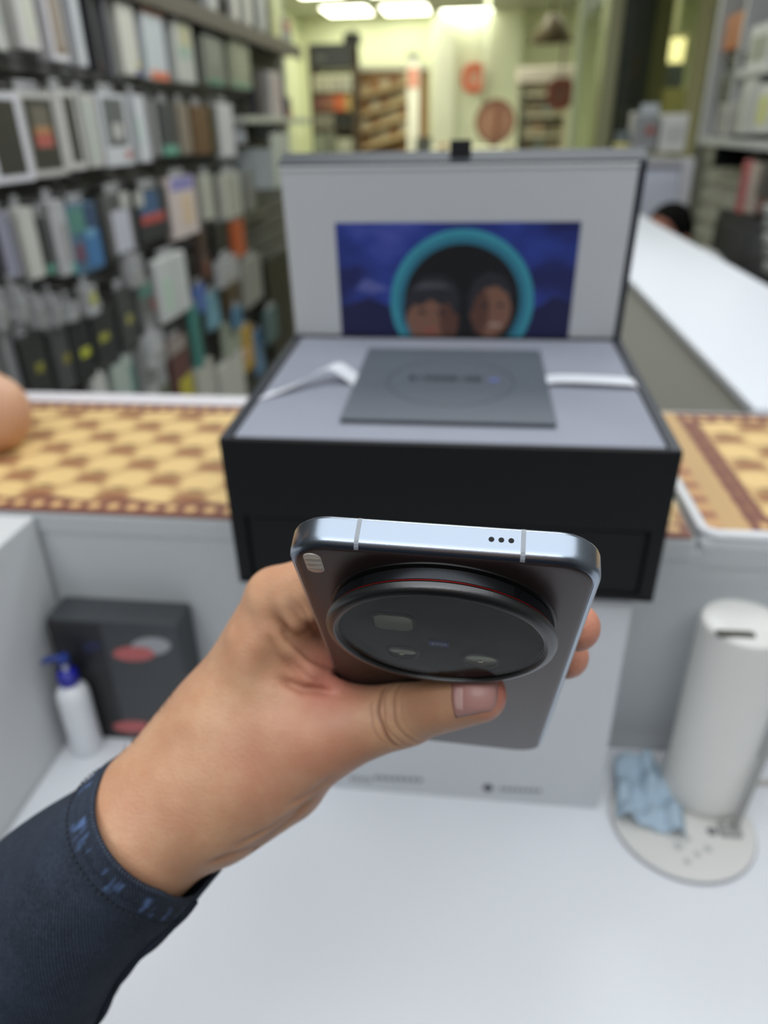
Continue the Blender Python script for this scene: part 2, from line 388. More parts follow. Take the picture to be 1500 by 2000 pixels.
def hand_sdf(P):
    d = capsules(P, PALM, .010)
    d = smin(d, capsules(P, THUMB, .005), .004)
    for wseg in WEB: d = smin(d, rcone(P, *wseg), .0022)
    for fg in FING: d = smin(d, capsules(P, fg, .004), .0022)
    d = -smin(-d, rcone(P, px(528, 1318, .2395), px(548, 1322, .2405), .0052, .0046), .008)
    d = np.maximum(d, -(bump_sd(P) - .0002))
    return np.maximum(d, -(phone_sd(P) - .0003))
def march(x, y, z0=.19, z1=.31):
    d = np.array([(x - 750) / F, (y - 1000) / F, 1.0]); z = z0; L = np.linalg.norm(d)
    for _ in range(90):
        s = float(hand_sdf((d * z)[None, :].astype(np.float32))[0])
        if s < 5e-5: break
        z += s / L * .9
        if z > z1: break
    return d * z
# folds of the web between thumb and index finger: ridges laid into the surface (column, row, half-width, height above the skin; in mm)
def fold_ridge(pts):
    C = []
    for x, y, r, h in pts:
        q = march(x, y, .19); C.append((q * (1 + (r - h) * .001 / np.linalg.norm(q)), r * .001))
    return [(C[i][0], C[i + 1][0], C[i][1], C[i + 1][1]) for i in range(len(C) - 1)]
WEB_ = fold_ridge([(518, 1178, 5.0, -1.5), (536, 1228, 5.0, .5), (560, 1272, 5.2, 1.8), (602, 1312, 5.2, 2.3), (652, 1342, 4.6, 1.6)])
WEB_ += fold_ridge([(560, 1176, 4.2, -1.0), (578, 1208, 4.2, .7), (604, 1246, 4.2, 1.5), (640, 1288, 3.8, 1.2)])
WEB_ += fold_ridge([(588, 1166, 3.4, -.8), (606, 1196, 3.4, .7), (626, 1232, 3.2, .6)])
WEB_ += fold_ridge([(470, 1250, 5.0, -1.8), (500, 1298, 5.0, .2), (534, 1340, 5.0, .5), (580, 1362, 5.0, -.8)])
WEB = WEB_
hv, hf = sdf_mesh(hand_sdf, (-.150, -.004, .196), (.076, .215, .330), .00125)
person = thing('person', 'left hand of a person in a dark blue denim sleeve gripping the phone', 'person', c2w(px(60, 1812, .278)))
PO = np.array(person.location)

def skin_material():
    m = bpy.data.materials.new('skin'); m.use_nodes = True; nt = m.node_tree; N = nt.nodes; Lk = nt.links; b = N['Principled BSDF']
    b.inputs['Roughness'].default_value = .48; b.inputs['Subsurface Weight'].default_value = .12; b.inputs['Subsurface Scale'].default_value = .004
    b.inputs['Subsurface Radius'].default_value = (1, .35, .2); b.inputs['Specular IOR Level'].default_value = .35
    tc = N.new('ShaderNodeTexCoord')
    def noise(s, det=3):
        n = N.new('ShaderNodeTexNoise'); n.inputs['Scale'].default_value = s; n.inputs['Detail'].default_value = det; Lk.new(tc.outputs['Object'], n.inputs['Vector']); return n.outputs['Fac']
    def mix(f, a, c):
        n = N.new('ShaderNodeMix'); n.data_type = 'RGBA'
        if isinstance(f, float): n.inputs['Factor'].default_value = f
        else: Lk.new(f, n.inputs['Factor'])
        for s, v in ((6, a), (7, c)):
            if isinstance(v, tuple): n.inputs[s].default_value = lin(v)
            else: Lk.new(v, n.inputs[s])
        return n.outputs[2]
    def rng_(v, a, b_, c, d):
        n = N.new('ShaderNodeMapRange'); Lk.new(v, n.inputs[0])
        for i, q in enumerate((a, b_, c, d)): n.inputs[i + 1].default_value = q
        return n.outputs[0]
    at = N.new('ShaderNodeAttribute'); at.attribute_name = 'flush'
    cr = N.new('ShaderNodeAttribute'); cr.attribute_name = 'crease'
    base = mix(rng_(noise(45), .35, .65, 0, 1), (193, 145, 114), (210, 166, 132))
    base = mix(rng_(noise(160, 4), .4, .7, 0, .35), base, (196, 138, 104))
    base = mix(rng_(at.outputs['Fac'], 0, 1, 0, .8), base, (206, 112, 104))
    base = mix(rng_(cr.outputs['Fac'], 0, 1, 0, .85), base, (124, 78, 58))  # shade in the creases painted darker into the skin colour
    Lk.new(base, b.inputs['Base Color'])
    v = N.new('ShaderNodeTexVoronoi'); v.inputs['Scale'].default_value = 900; Lk.new(tc.outputs['Object'], v.inputs['Vector'])
    ad = N.new('ShaderNodeMath'); ad.operation = 'ADD'; Lk.new(v.outputs['Distance'], ad.inputs[0]); Lk.new(noise(350, 3), ad.inputs[1])
    bp = N.new('ShaderNodeBump'); bp.inputs['Strength'].default_value = .22; bp.inputs['Distance'].default_value = .0004; Lk.new(ad.outputs[0], bp.inputs['Height'])
    Lk.new(bp.outputs[0], b.inputs['Normal'])
    return m
SKIN = skin_material()
# refine the thumb knuckle so that its creases are real grooves
def finish_hand():
    bm = bmesh.new(); vs = [bm.verts.new(p) for p in hv]
    for q in hf: bm.faces.new([vs[i] for i in q])
    bm.verts.ensure_lookup_table(); 
    for it in range(2): bmesh.ops.smooth_vert(bm, verts=bm.verts, factor=.35, use_axis_x=True, use_axis_y=True, use_axis_z=True)
    bmesh.ops.recalc_face_normals(bm, faces=bm.faces)
    kn = march(800, 1392)
    es = [e for e in bm.edges if all((np.linalg.norm(np.array(v.co) - kn) < .019) for v in e.verts)]
    bmesh.ops.subdivide_edges(bm, edges=es, cuts=4, use_grid_fill=True)
    wb = px(595, 1265, .247)
    es = [e for e in bm.edges if all((np.linalg.norm(np.array(v.co) - wb) < .020) for v in e.verts)]
    bmesh.ops.subdivide_edges(bm, edges=es, cuts=1, use_grid_fill=True)
    hl = px(560, 1600, .258)
    es = [e for e in bm.edges if all((np.linalg.norm(np.array(v.co) - hl) < .024) and v.co.z < .262 for v in e.verts)]
    bmesh.ops.subdivide_edges(bm, edges=es, cuts=1, use_grid_fill=True)
    bm.normal_update()
    P = np.array([v.co for v in bm.verts]); Nn = np.array([v.normal for v in bm.verts])
    uv = np.stack([750 + F * P[:, 0] / P[:, 2], 1000 + F * P[:, 1] / P[:, 2]], 1)
    cre = .22 * np.clip(1.25 - np.linalg.norm(P - kn, axis=1) / .011, 0, 1); disp = np.zeros(len(P))  # soft brown shade painted around the knuckle
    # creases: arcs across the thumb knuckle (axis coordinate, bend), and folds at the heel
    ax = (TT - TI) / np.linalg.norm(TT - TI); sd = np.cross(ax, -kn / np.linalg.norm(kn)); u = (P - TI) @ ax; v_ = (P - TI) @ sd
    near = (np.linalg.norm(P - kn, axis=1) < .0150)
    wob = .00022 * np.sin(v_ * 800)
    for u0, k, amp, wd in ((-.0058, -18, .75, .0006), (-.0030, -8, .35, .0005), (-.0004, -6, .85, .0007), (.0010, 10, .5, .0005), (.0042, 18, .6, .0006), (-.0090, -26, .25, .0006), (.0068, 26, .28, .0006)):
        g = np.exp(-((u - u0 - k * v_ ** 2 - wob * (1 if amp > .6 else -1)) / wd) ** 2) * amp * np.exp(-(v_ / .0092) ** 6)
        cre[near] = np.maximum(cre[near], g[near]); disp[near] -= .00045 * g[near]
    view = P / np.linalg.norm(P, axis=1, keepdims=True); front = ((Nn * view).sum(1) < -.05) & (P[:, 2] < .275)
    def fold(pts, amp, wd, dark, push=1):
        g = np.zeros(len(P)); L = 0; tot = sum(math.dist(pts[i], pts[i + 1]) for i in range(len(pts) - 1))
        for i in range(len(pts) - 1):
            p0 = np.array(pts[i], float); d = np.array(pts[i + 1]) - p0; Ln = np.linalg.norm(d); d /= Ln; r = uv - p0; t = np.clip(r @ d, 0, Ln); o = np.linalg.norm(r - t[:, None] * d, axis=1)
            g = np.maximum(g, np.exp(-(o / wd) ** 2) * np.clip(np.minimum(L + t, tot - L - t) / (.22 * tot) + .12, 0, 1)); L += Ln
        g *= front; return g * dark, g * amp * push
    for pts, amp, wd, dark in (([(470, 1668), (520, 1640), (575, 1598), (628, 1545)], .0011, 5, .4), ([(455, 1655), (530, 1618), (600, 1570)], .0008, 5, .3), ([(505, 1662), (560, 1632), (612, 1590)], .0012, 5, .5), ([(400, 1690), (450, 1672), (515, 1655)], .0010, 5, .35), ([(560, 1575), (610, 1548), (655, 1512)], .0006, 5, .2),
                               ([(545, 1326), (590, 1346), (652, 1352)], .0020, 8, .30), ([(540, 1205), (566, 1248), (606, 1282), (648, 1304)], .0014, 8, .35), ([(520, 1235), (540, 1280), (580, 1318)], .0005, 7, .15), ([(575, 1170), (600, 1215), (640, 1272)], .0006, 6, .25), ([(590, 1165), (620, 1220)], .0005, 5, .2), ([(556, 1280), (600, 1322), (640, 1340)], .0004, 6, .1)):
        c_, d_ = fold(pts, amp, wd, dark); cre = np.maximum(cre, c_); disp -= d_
    P2 = P + Nn * disp[:, None]
    fl = np.zeros(len(P))
    for c, r, a in ((ph(.041, .0645, -.012), .016, .55), (ph(.041, .0885, -.012), .016, .6), (TT + (TT - TI) * .22, .010, .8), (px(640, 1325, .252), .016, .75), (px(600, 1440, .245), .02, .30), (px(530, 1500, .243), .022, .25), (px(300, 1600, .24), .02, .12)):
        fl = np.maximum(fl, a * np.clip(1.3 - np.linalg.norm(P - c, axis=1) / r, 0, 1))
    Wd = c2w(P2) - PO
    for v, p in zip(bm.verts, Wd): v.co = p
    bmesh.ops.recalc_face_normals(bm, faces=bm.faces)
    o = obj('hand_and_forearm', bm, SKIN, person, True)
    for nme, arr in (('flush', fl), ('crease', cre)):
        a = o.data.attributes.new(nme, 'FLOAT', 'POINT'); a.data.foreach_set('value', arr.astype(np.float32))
    return o
finish_hand()
def patch(name, poly_uv, m, lift, parent, thick=.0004):
    """a shell laid on the skin: poly_uv is a grid of pixel positions seen along the camera's rays, turned into points on the skin"""
    G = [[march(*p) for p in row] for row in poly_uv]; G = np.array(G); nu, nv = G.shape[:2]
    du = np.gradient(G, axis=0); dv = np.gradient(G, axis=1); nn = np.cross(du, dv); nn /= np.linalg.norm(nn, axis=2, keepdims=True) + 1e-12
    nn[nn[..., 2] > 0] *= -1
    edge = np.ones((nu, nv)); edge[0] = edge[-1] = 0; edge[:, 0] = edge[:, -1] = 0
    T = G + nn * (lift * (.25 + .75 * edge))[..., None]; Bt = G - nn * thick
    V = [*T.reshape(-1, 3), *Bt.reshape(-1, 3)]; Fc = []; n = nu * nv
    for i in range(nu - 1):
        for j in range(nv - 1):
            q = (i * nv + j, (i + 1) * nv + j, (i + 1) * nv + j + 1, i * nv + j + 1); Fc.append(q); Fc.append(tuple(n + k for k in q[::-1]))
    rim = [i * nv for i in range(nu)] + [(nu - 1) * nv + j for j in range(1, nv)] + [i * nv + nv - 1 for i in range(nu - 2, -1, -1)] + [j for j in range(nv - 2, 0, -1)]
    for k in range(len(rim)): a, b_ = rim[k], rim[(k + 1) % len(rim)]; Fc.append((a, b_, n + b_, n + a))
    bm = bmesh.new(); vv = [bm.verts.new(p) for p in c2w(np.array(V)) - PO]
    for f_ in Fc: bm.faces.new([vv[i] for i in f_])
    bmesh.ops.recalc_face_normals(bm, faces=bm.faces)
    return obj(name, bm, m, parent, True)
def nail_grid(x0, x1, top, bot, bulge, nu=14, nv=12):
    R = []
    for i in range(nu):
        a = i / (nu - 1); xx = x0 + (x1 - x0) * a; row = []
        for j in range(nv):
            b_ = j / (nv - 1); rnd = 1 - .16 * abs(2 * b_ - 1) ** 3
            row.append((x0 + (xx - x0) * rnd + bulge * (1 - (2 * b_ - 1) ** 2) * (1 - a) * -1 + 6 * a, top[0] + (top[1] - top[0]) * a + (bot[0] - top[0] + (bot[1] - bot[0] - top[1] + top[0]) * a) * b_))
        R.append(row)
    return R
NAIL = mat('thumb_nail_keratin', (196, 142, 134), .38, spec=.4, sss=.1)
patch('thumb_nail', nail_grid(890, 966, (1312, 1308), (1402, 1388), 8), NAIL, .0005, person)
patch('nail_lunula', nail_grid(892, 903, (1338, 1341), (1388, 1390), 6, 6, 10), mat('nail_lunula_pale', (212, 172, 166), .38, spec=.4), .00058, person)
# fine hairs on the forearm's edge
hb = None; HV = []; HF = []
for i in range(90):
    a = rng.random(); p0 = np.array([195 + 150 * a, 1516 - 168 * a]) + rng.normal(0, 5, 2) + (8, 8)
    q = px(p0[0], p0[1], .262 - .004 * rng.random()); d = np.array([-.0012 + .002 * rng.random(), -.0022 - .0022 * rng.random(), -.0005])
    vv, ff = tube([q, q + d * .6, q + d * 1.0 + (.0004, 0, 0)], [.00005, .00004, .00002], 4); k = len(HV); HV += list(c2w(np.array(vv)) - PO); HF += [tuple(k + j for j in f_) for f_ in ff]
obj('arm_hair', (HV, HF), mat('dark_hair', (40, 30, 26), .5), person, True, kind='stuff')

# denim sleeve: closed tube with an oblique cuff, hem and a rolled seam
SA = [px(303, 1612, .262), px(150, 1752, .274), px(-20, 1925, .286), px(-230, 2140, .296)]
SR = [.0268, .0320, .0400, .0470]
def sleeve_pt(s, th, dr=0):
    """s in metres from the cuff down the arm, th round it"""
    seg = [np.linalg.norm(SA[i + 1] - SA[i]) for i in range(3)]; cum = [0, seg[0], seg[0] + seg[1], sum(seg)]
    i = 0 if s < cum[1] else (1 if s < cum[2] else 2); t = (s - cum[i]) / seg[i]
    c = SA[i] + (SA[i + 1] - SA[i]) * t; r = SR[i] + (SR[i + 1] - SR[i]) * t
    a = (SA[0] - SA[2]); a /= np.linalg.norm(a); u = np.array([.57, .82, 0]); u -= a * (u @ a); u /= np.linalg.norm(u); wv = np.cross(u, a)
    if wv[2] > 0: wv = -wv
    wr_ = .0011 * math.sin(s * 95 + 3 * th) * min(1, s / .02) + .0009 * math.sin(s * 210 - 2 * th + 1) * min(1, max(0, (s - .05) / .04))
    r = r + wr_ + dr
    return c + r * (math.cos(th) * u * 1.03 + math.sin(th) * wv * (1.16 if math.sin(th) > 0 else 1.1))
def cuff_e(th):
    t = (math.degrees(th) + 360) % 360
    lip = math.exp(-((t - 318) / 34) ** 2) if t > 180 else math.exp(-((t + 42) / 26) ** 2)
    fw = max(0, min(1, (t - 15) / 40)) * max(0, min(1, (215 - t) / 25)) if t < 240 else 0
    return -.0160 * lip - .0062 * fw + .0006 * math.sin(3 * th)
NT, NS = 96, 110; V = []; UVs = []
for side in (0, 1):
    for i in range(NS):
        for k in range(NT):
            th = 2 * math.pi * k / NT; e = cuff_e(th); s = e + (.125 - e) * (i / (NS - 1)) ** 1.15
            hem = .0007 if i * .125 / NS < .010 else 0
            V.append(sleeve_pt(s, th, (.0008 + hem * .5) if side == 0 else -.0004))
Fc = []
for i in range(NS - 1):
    for k in range(NT):
        k2 = (k + 1) % NT; Fc.append((i * NT + k, (i + 1) * NT + k, (i + 1) * NT + k2, i * NT + k2)); o_ = NS * NT
        Fc.append((o_ + i * NT + k, o_ + i * NT + k2, o_ + (i + 1) * NT + k2, o_ + (i + 1) * NT + k))
for k in range(NT):
    k2 = (k + 1) % NT; Fc.append((k, k2, NS * NT + k2, NS * NT + k)); e_ = (NS - 1) * NT; Fc.append((e_ + k2, e_ + k, NS * NT + e_ + k, NS * NT + e_ + k2))
def denim():
    m = bpy.data.materials.new('washed_denim'); m.use_nodes = True; nt = m.node_tree; N = nt.nodes; Lk = nt.links; b = N['Principled BSDF']; b.inputs['Roughness'].default_value = .85; b.inputs['Specular IOR Level'].default_value = .2
    at = N.new('ShaderNodeAttribute'); at.attribute_name = 'cloth'; tc = N.new('ShaderNodeTexCoord')
    sp = N.new('ShaderNodeSeparateXYZ'); Lk.new(at.outputs['Vector'], sp.inputs[0])
    wv = N.new('ShaderNodeTexWave'); wv.wave_type = 'BANDS'; wv.bands_direction = 'DIAGONAL'; wv.inputs['Scale'].default_value = 420; wv.inputs['Distortion'].default_value = 1.2; wv.inputs['Detail'].default_value = 2; wv.inputs['Detail Scale'].default_value = 3
    Lk.new(at.outputs['Vector'], wv.inputs['Vector'])
    n1 = N.new('ShaderNodeTexNoise'); n1.inputs['Scale'].default_value = 38; n1.inputs['Detail'].default_value = 5; n1.inputs['Roughness'].default_value = .7; Lk.new(tc.outputs['Object'], n1.inputs['Vector'])
    n2 = N.new('ShaderNodeTexNoise'); n2.inputs['Scale'].default_value = 900; Lk.new(tc.outputs['Object'], n2.inputs['Vector'])
    def mr(v, a, b_, c, d):
        n = N.new('ShaderNodeMapRange'); Lk.new(v, n.inputs[0])
        for i, q in enumerate((a, b_, c, d)): n.inputs[i + 1].default_value = q
        return n.outputs[0]
    def mth(op, a, bb):
        n = N.new('ShaderNodeMath'); n.operation = op
        for i, v in enumerate((a, bb)):
            if isinstance(v, (int, float)): n.inputs[i].default_value = v
            else: Lk.new(v, n.inputs[i])
        return n.outputs[0]
    def mix(f, a, c):
        n = N.new('ShaderNodeMix'); n.data_type = 'RGBA'; Lk.new(f, n.inputs['Factor'])
        for s, v in ((6, a), (7, c)):
            if isinstance(v, tuple): n.inputs[s].default_value = lin(v)
            else: Lk.new(v, n.inputs[s])
        return n.outputs[2]
    c = mix(mr(n1.outputs['Fac'], .35, .7, 0, 1), (27, 30, 37), (46, 53, 66))
    c = mix(mth('MULTIPLY', mr(wv.outputs['Fac'], .3, .8, 0, 1), mr(n2.outputs['Fac'], .3, .7, .2, .55)), c, (84, 96, 116))
    # worn pale nicks along the hem
    hn = N.new('ShaderNodeTexNoise'); hn.inputs['Scale'].default_value = 240; cx = N.new('ShaderNodeCombineXYZ'); Lk.new(sp.outputs[0], cx.inputs[0]); cx.inputs[1].default_value = 0
    Lk.new(mth('MULTIPLY', sp.outputs[1], .25), cx.inputs[1]); Lk.new(cx.outputs[0], hn.inputs['Vector'])
    hem = mth('MULTIPLY', mr(sp.outputs[1], .002, .0035, 0, 1), mr(sp.outputs[1], .0085, .0105, 1, 0))
    c = mix(mth('MULTIPLY', hem, mr(hn.outputs['Fac'], .52, .66, 0, .85)), c, (92, 116, 160))
    Lk.new(c, b.inputs['Base Color'])
    bp = N.new('ShaderNodeBump'); bp.inputs['Strength'].default_value = .5; bp.inputs['Distance'].default_value = .0003; Lk.new(wv.outputs['Fac'], bp.inputs['Height']); Lk.new(bp.outputs[0], b.inputs['Normal'])
    return m
DEN = denim()
bm = bmesh.new(); vv = [bm.verts.new(p) for p in c2w(np.array(V)) - PO]
for f_ in Fc: bm.faces.new([vv[i] for i in f_])
bmesh.ops.recalc_face_normals(bm, faces=bm.faces)
slv = obj('denim_sleeve', bm, DEN, person, True)
def cloth_attr(o, arr):
    a = o.data.attributes.new('cloth', 'FLOAT_VECTOR', 'POINT'); a.data.foreach_set('vector', np.asarray(arr, np.float32).ravel())
UVs = []
for side in (0, 1):
    for i in range(NS):
        for k in range(NT):
            th = 2 * math.pi * k / NT; e = cuff_e(th); UVs.append((th * .034, (.125 - e) * (i / (NS - 1)) ** 1.15, 0))
cloth_attr(slv, UVs)
sm_p = [sleeve_pt(cuff_e(math.radians(a_)) + .0015 + s, math.radians(a_), .0012) for s, a_ in [(x, 16 + 4 * math.sin(x * 60)) for x in np.linspace(0, .124, 40)]]
vv, ff = tube(sm_p, [.0014 + .0003 * math.sin(i * 1.1) for i in range(40)], 10)
sm = obj('sleeve_seam', (c2w(np.array(vv)) - PO, ff), DEN, slv, True); cloth_attr(sm, [(0.01 * (i % 10), .05 + .003 * (i // 10), 0) for i in range(len(vv))])
SV = []; SF = []
for k in range(44):
    th = math.radians(5 + k * 4.2); s = cuff_e(th) + .0108
    p = sleeve_pt(s, th, .00135); q = sleeve_pt(s, th + .045, .00135); v2, f2 = tube([p, q], .00028, 6); k0 = len(SV); SV += list(c2w(np.array(v2)) - PO); SF += [tuple(k0 + j for j in f_) for f_ in f2]
obj('hem_stitching', (SV, SF), mat('dark_thread', (30, 33, 44), .7), slv, True, kind='stuff')

# the rest of that person, behind the viewpoint: dark jacket, head, trousers
def add_body(name, fun, lo, hi, h, m):
    v_, f_ = sdf_mesh(fun, lo, hi, h); bm = bmesh.new(); vv = [bm.verts.new(p) for p in v_ - PO]
    for q in f_: bm.faces.new([vv[i] for i in q])
    bmesh.ops.recalc_face_normals(bm, faces=bm.faces); return obj(name, bm, m, person, True)
EL = np.array([-.285, .100, .955]); SHL = np.array([-.205, -.20, 1.155]); SHR = np.array([.205, -.22, 1.155]); SE = c2w(SA[3])
def jacket(P):
    d = rcone(P * np.float32([1, 1.25, 1]), (0, -.30, 1.06), (0, -.30, .66), .165, .150)
    d = smin(d, rcone(P, SHL + (.03, -.01, 0), SHR - (.03, .01, 0), .068, .068), .06)
    d = smin(d, rcone(P, SHL, EL, .062, .052), .03); d = smin(d, rcone(P, EL, SE + (SE - c2w(SA[2])) * -.25, .053, .0455), .02); d = smin(d, rcone(P, SE + (SE - c2w(SA[2])) * -.25, c2w(SA[2]) * .8 + SE * .2, .0455, .036), .006)
    d = smin(d, rcone(P, SHR, (.265, -.23, .88), .062, .052), .03); d = smin(d, rcone(P, (.265, -.23, .88), (.275, -.19, .66), .051, .040), .02)
    return smin(d, rcone(P, (0, -.235, 1.20), (0, -.23, 1.235), .078, .070), .03)
add_body('dark_jacket', jacket, (-.36, -.46, .46), (.36, .20, 1.32), .011, DEN)
def vhead(P):
    c = np.array([0, -.215, 1.46]); d = rcone(P, c, c + (0, .022, -.055), .088, .066); d = smin(d, rcone(P, c + (0, -.01, -.06), (0, -.235, 1.22), .056, .060), .03)
    d = smin(d, rcone(P, c + (0, .098, -.045), c + (0, .112, -.062), .008, .014), .012)
    for sg in (1, -1):
        d = smin(d, rcone(P, c + (sg * .088, 0, -.03), c + (sg * .090, .002, -.06), .012, .010), .006); d = -smin(-d, rcone(P, c + (sg * .032, .100, -.030), c + (sg * .034, .100, -.030), .013, .013), .008)
    return smin(d, rcone(P, c + (-.02, .086, -.095), c + (.02, .086, -.095), .008, .008), .008)
add_body('head', vhead, (-.13, -.36, 1.18), (.13, -.06, 1.58), .007, SKIN)
def vhair(P):
    c = np.array([0, -.215, 1.46]); d = rcone(P, c + (0, -.012, .012), c + (0, -.028, -.03), .094, .086); return np.maximum(d, (P[..., 1] - c[1]) * .8 - (P[..., 2] - c[2]) * .6 - .035)
add_body('hair', vhair, (-.13, -.36, 1.30), (.13, -.06, 1.59), .008, mat('black_hair', (14, 13, 12), .9, spec=.1))
def vhand(P):
    w_ = np.array([.276, -.185, .645]); d = rcone(P, w_ + (0, 0, .03), w_ + (0, .012, -.075), .026, .030)
    for k in range(4): q = w_ + (0, -.022 + .021 * k, -.085); d = smin(d, rcone(P, q, q + (-.006, .006, -.045 - .006 * (k in (1, 2))), .0095, .0085), .006); d = smin(d, rcone(P, q + (-.006, .006, -.045), q + (-.022, .010, -.078), .0085, .007), .004)
    return smin(d, rcone(P, w_ + (-.01, .03, -.035), w_ + (-.03, .052, -.085), .012, .009), .008)
add_body('right_hand', vhand, (.21, -.25, .46), (.33, -.10, .70), .005, SKIN)
def vlegs(P):
    d = None
    for sg in (1, -1):
        e = smin(rcone(P, (sg * .085, -.25, .66), (sg * .10, -.245, .40), .095, .068), rcone(P, (sg * .10, -.245, .40), (sg * .105, -.27, .05), .066, .050), .02); e = smin(e, rcone(P, (sg * .105, -.26, .035), (sg * .115, -.13, .030), .040, .034), .02); d = e if d is None else smin(d, e, .02)
    return np.maximum(d, .002 - P[..., 2])
add_body('trousers', vlegs, (-.24, -.40, -.01), (.24, -.05, .78), .013, mat('dark_trousers', (44, 46, 54), .8))
EYEW = mat('eye_white', (232, 230, 226), .25); IRIS = mat('dark_iris', (38, 26, 20), .2); LIP = mat('lip_skin', (176, 104, 96), .5)
def face_parts(parent, org, c, fw, side):
    fw = np.array(fw, float); fw /= np.linalg.norm(fw); side = np.array(side, float)
    for sg in (1, -1):
        e = c + fw * .081 + side * sg * .032 + (0, 0, -.030) - org
        ey = obj('eye', (lambda v, f: ([tuple(e + np.array(p)) for p in v], f))(*lathe([(.0125 * math.cos(t), .0125 * math.sin(t)) for t in np.linspace(-1.55, 1.55, 12)], 16)), EYEW, parent, True)
        obj('iris', (lambda v, f: ([tuple(e + fw * .0085 + np.array(p)) for p in v], f))(*lathe([(.0055 * math.cos(t), .0055 * math.sin(t)) for t in np.linspace(-1.55, 1.55, 8)], 12)), IRIS, ey, True)
        obj('eyebrow', tube([e + fw * .008 + side * d + (0, 0, .021 - abs(d * sg + .004) * .25) for d in (-.015, -.005, .005, .015)], [.0018, .003, .003, .0018], 8), mat('black_hair', (14, 13, 12), .9, spec=.1), parent, True)
face_parts(person, PO, np.array([0, -.215, 1.46]), (0, 1, 0), (1, 0, 0))
# viewer

# ------------------------------------------------------------------ smartphone: local X right, Y up the phone, Z out of its back; origin at the middle of the back
pc = PT + PM @ np.array([0, PL / 2, 0])
ax_ = [PM[:, 0] @ RC, -PM[:, 1] @ RC, PM[:, 2] @ RC]; oc = c2w(pc)
phone = thing('smartphone', 'dark satin smartphone with a huge round camera held in the left hand', 'smartphone',
              Matrix(((ax_[0][0], ax_[1][0], ax_[2][0], oc[0]), (ax_[0][1], ax_[1][1], ax_[2][1], oc[1]), (ax_[0][2], ax_[1][2], ax_[2][2], oc[2]), (0, 0, 0, 1))))
def lp(x, s): return x, PL / 2 - s
ALU = mat('blue_silver_aluminium', (154, 164, 178), .27, metal=1, bump=.02, bscale=3000)
FR = [(-PTH, .0016), (-PTH + .0003, .0008), (-PTH + .0009, .0002), (-PTH + .0015, 0), (-.0026, 0), (-.0018, .0001), (-.0010, .0005), (-.0004, .0011), (-.0001, .0017), (-.0003, .0018)]
obj('frame', slab(PW, PL, .0115, FR, 16), ALU, phone, 'auto')
obj('back_panel', slab(PW, PL, .0115, [(-.0006, .00185), (-.0001, .00195), (.00005, .0022), (.00015, .0030), (.0002, .0050)], 16), mat('dark_satin_back_glass', (62, 50, 50), .36, metal=.35, spec=.5), phone, 'auto')
obj('screen', slab(PW, PL, .0115, [(-PTH - .0004, .0030), (-PTH - .0003, .0022), (-PTH + .0004, .0017)], 16), BLACKG, phone, 'auto')
PLAS = mat('grey_antenna_plastic', (142, 147, 154), .5)
def band(x):     # a thin plastic line following the frame over the top edge
    V = []; Fc = []
    for z, ins in FR[1:-1]:
        y = PL / 2 - ins + .00004
        V += [(x - .00055, y, z), (x + .00055, y, z), (x + .00055, y - .0006, z), (x - .00055, y - .0006, z)]
    n = len(FR) - 2
    for j in range(n - 1):
        for k in range(4): k2 = (k + 1) % 4; Fc.append((j * 4 + k, j * 4 + k2, (j + 1) * 4 + k2, (j + 1) * 4 + k))
    Fc.append((3, 2, 1, 0)); e = 4 * (n - 1); Fc.append((e, e + 1, e + 2, e + 3)); return V, Fc
obj('antenna_band', band(-.0200), PLAS, phone); obj('antenna_band', band(.0192), PLAS, phone)
HOLE = mat('black_hole', (4, 4, 5), .8)
for x in (.0118, .0141, .0164):
    v_, f_ = disc(.00068, 0, .0006, 20)
    obj('microphone_hole', ([(x + a, PL / 2 - .00055 + c, -.0046 + b) for a, b, c in v_], f_), HOLE, phone)
# flash
fx, fy = lp(-.0316, .0096)
fl_ = obj('flash_window', slab(.0047, .0098, .00225, [(0.0001, 0), (.00035, .0001), (.0004, .0003)], 8, (fx, fy)), mat('flash_cream', (196, 186, 172), .25, coat=.4), phone, 'auto')
for dy in (-.0024, 0, .0024): obj('flash_strip', slab(.0041, .0012, .0005, [(.0004, 0), (.00055, .0002)], 4, (fx, fy + dy)), mat('flash_strip', (178, 168, 154), .3), fl_, 'auto')
# camera: black base, knurled ring with smooth arcs, red line, bezel, glass, three lenses, badge
R0 = .0310; CS = .0353; cx, cy = lp(0, CS)
def lp2(x, y, z):      # point of the phone's own frame seen at that pixel on the plane z above the back
    q = PM.T @ (on_phone(x, y, z) - PT); return q[0], PL / 2 - q[1]
bump = obj('camera_base', lathe([(R0 - .0002, 0), (R0 - .0003, .0006), (R0 - .0018, .0009), (R0 - .0018, .0060)], 128, cx, cy, close=True), mat('base_black', (12, 12, 13), .4), phone, 'auto')
def knurl(a0, a1, n):
    return lathe([(R0 - .0018, .0014), (R0 - .0011, .0016), (R0 - .0009, .0043), (R0 - .0016, .0046)], n, cx, cy, math.radians(a0), math.radians(a1), lambda r, a: r + .00016 * (1 if int(a * R0 / .00022) % 2 else -1))
obj('knurled_grip', knurl(129, 413, 1500), mat('knurled_black', (44, 45, 49), .32, metal=.8), bump)
obj('smooth_grip', lathe([(R0 - .0018, .0014), (R0 - .0009, .0016), (R0 - .0008, .0043), (R0 - .0016, .0046)], 60, cx, cy, math.radians(53), math.radians(129)), mat('smooth_black_ring', (52, 54, 58), .3, metal=.8), bump, 'auto')
obj('red_ring', lathe([(R0 - .0016, .0046), (R0 - .0006, .0046), (R0 - .0005, .0049), (R0 - .0016, .0050)], 160, cx, cy), mat('red_line', (150, 34, 30), .3, metal=.6), bump, 'auto')
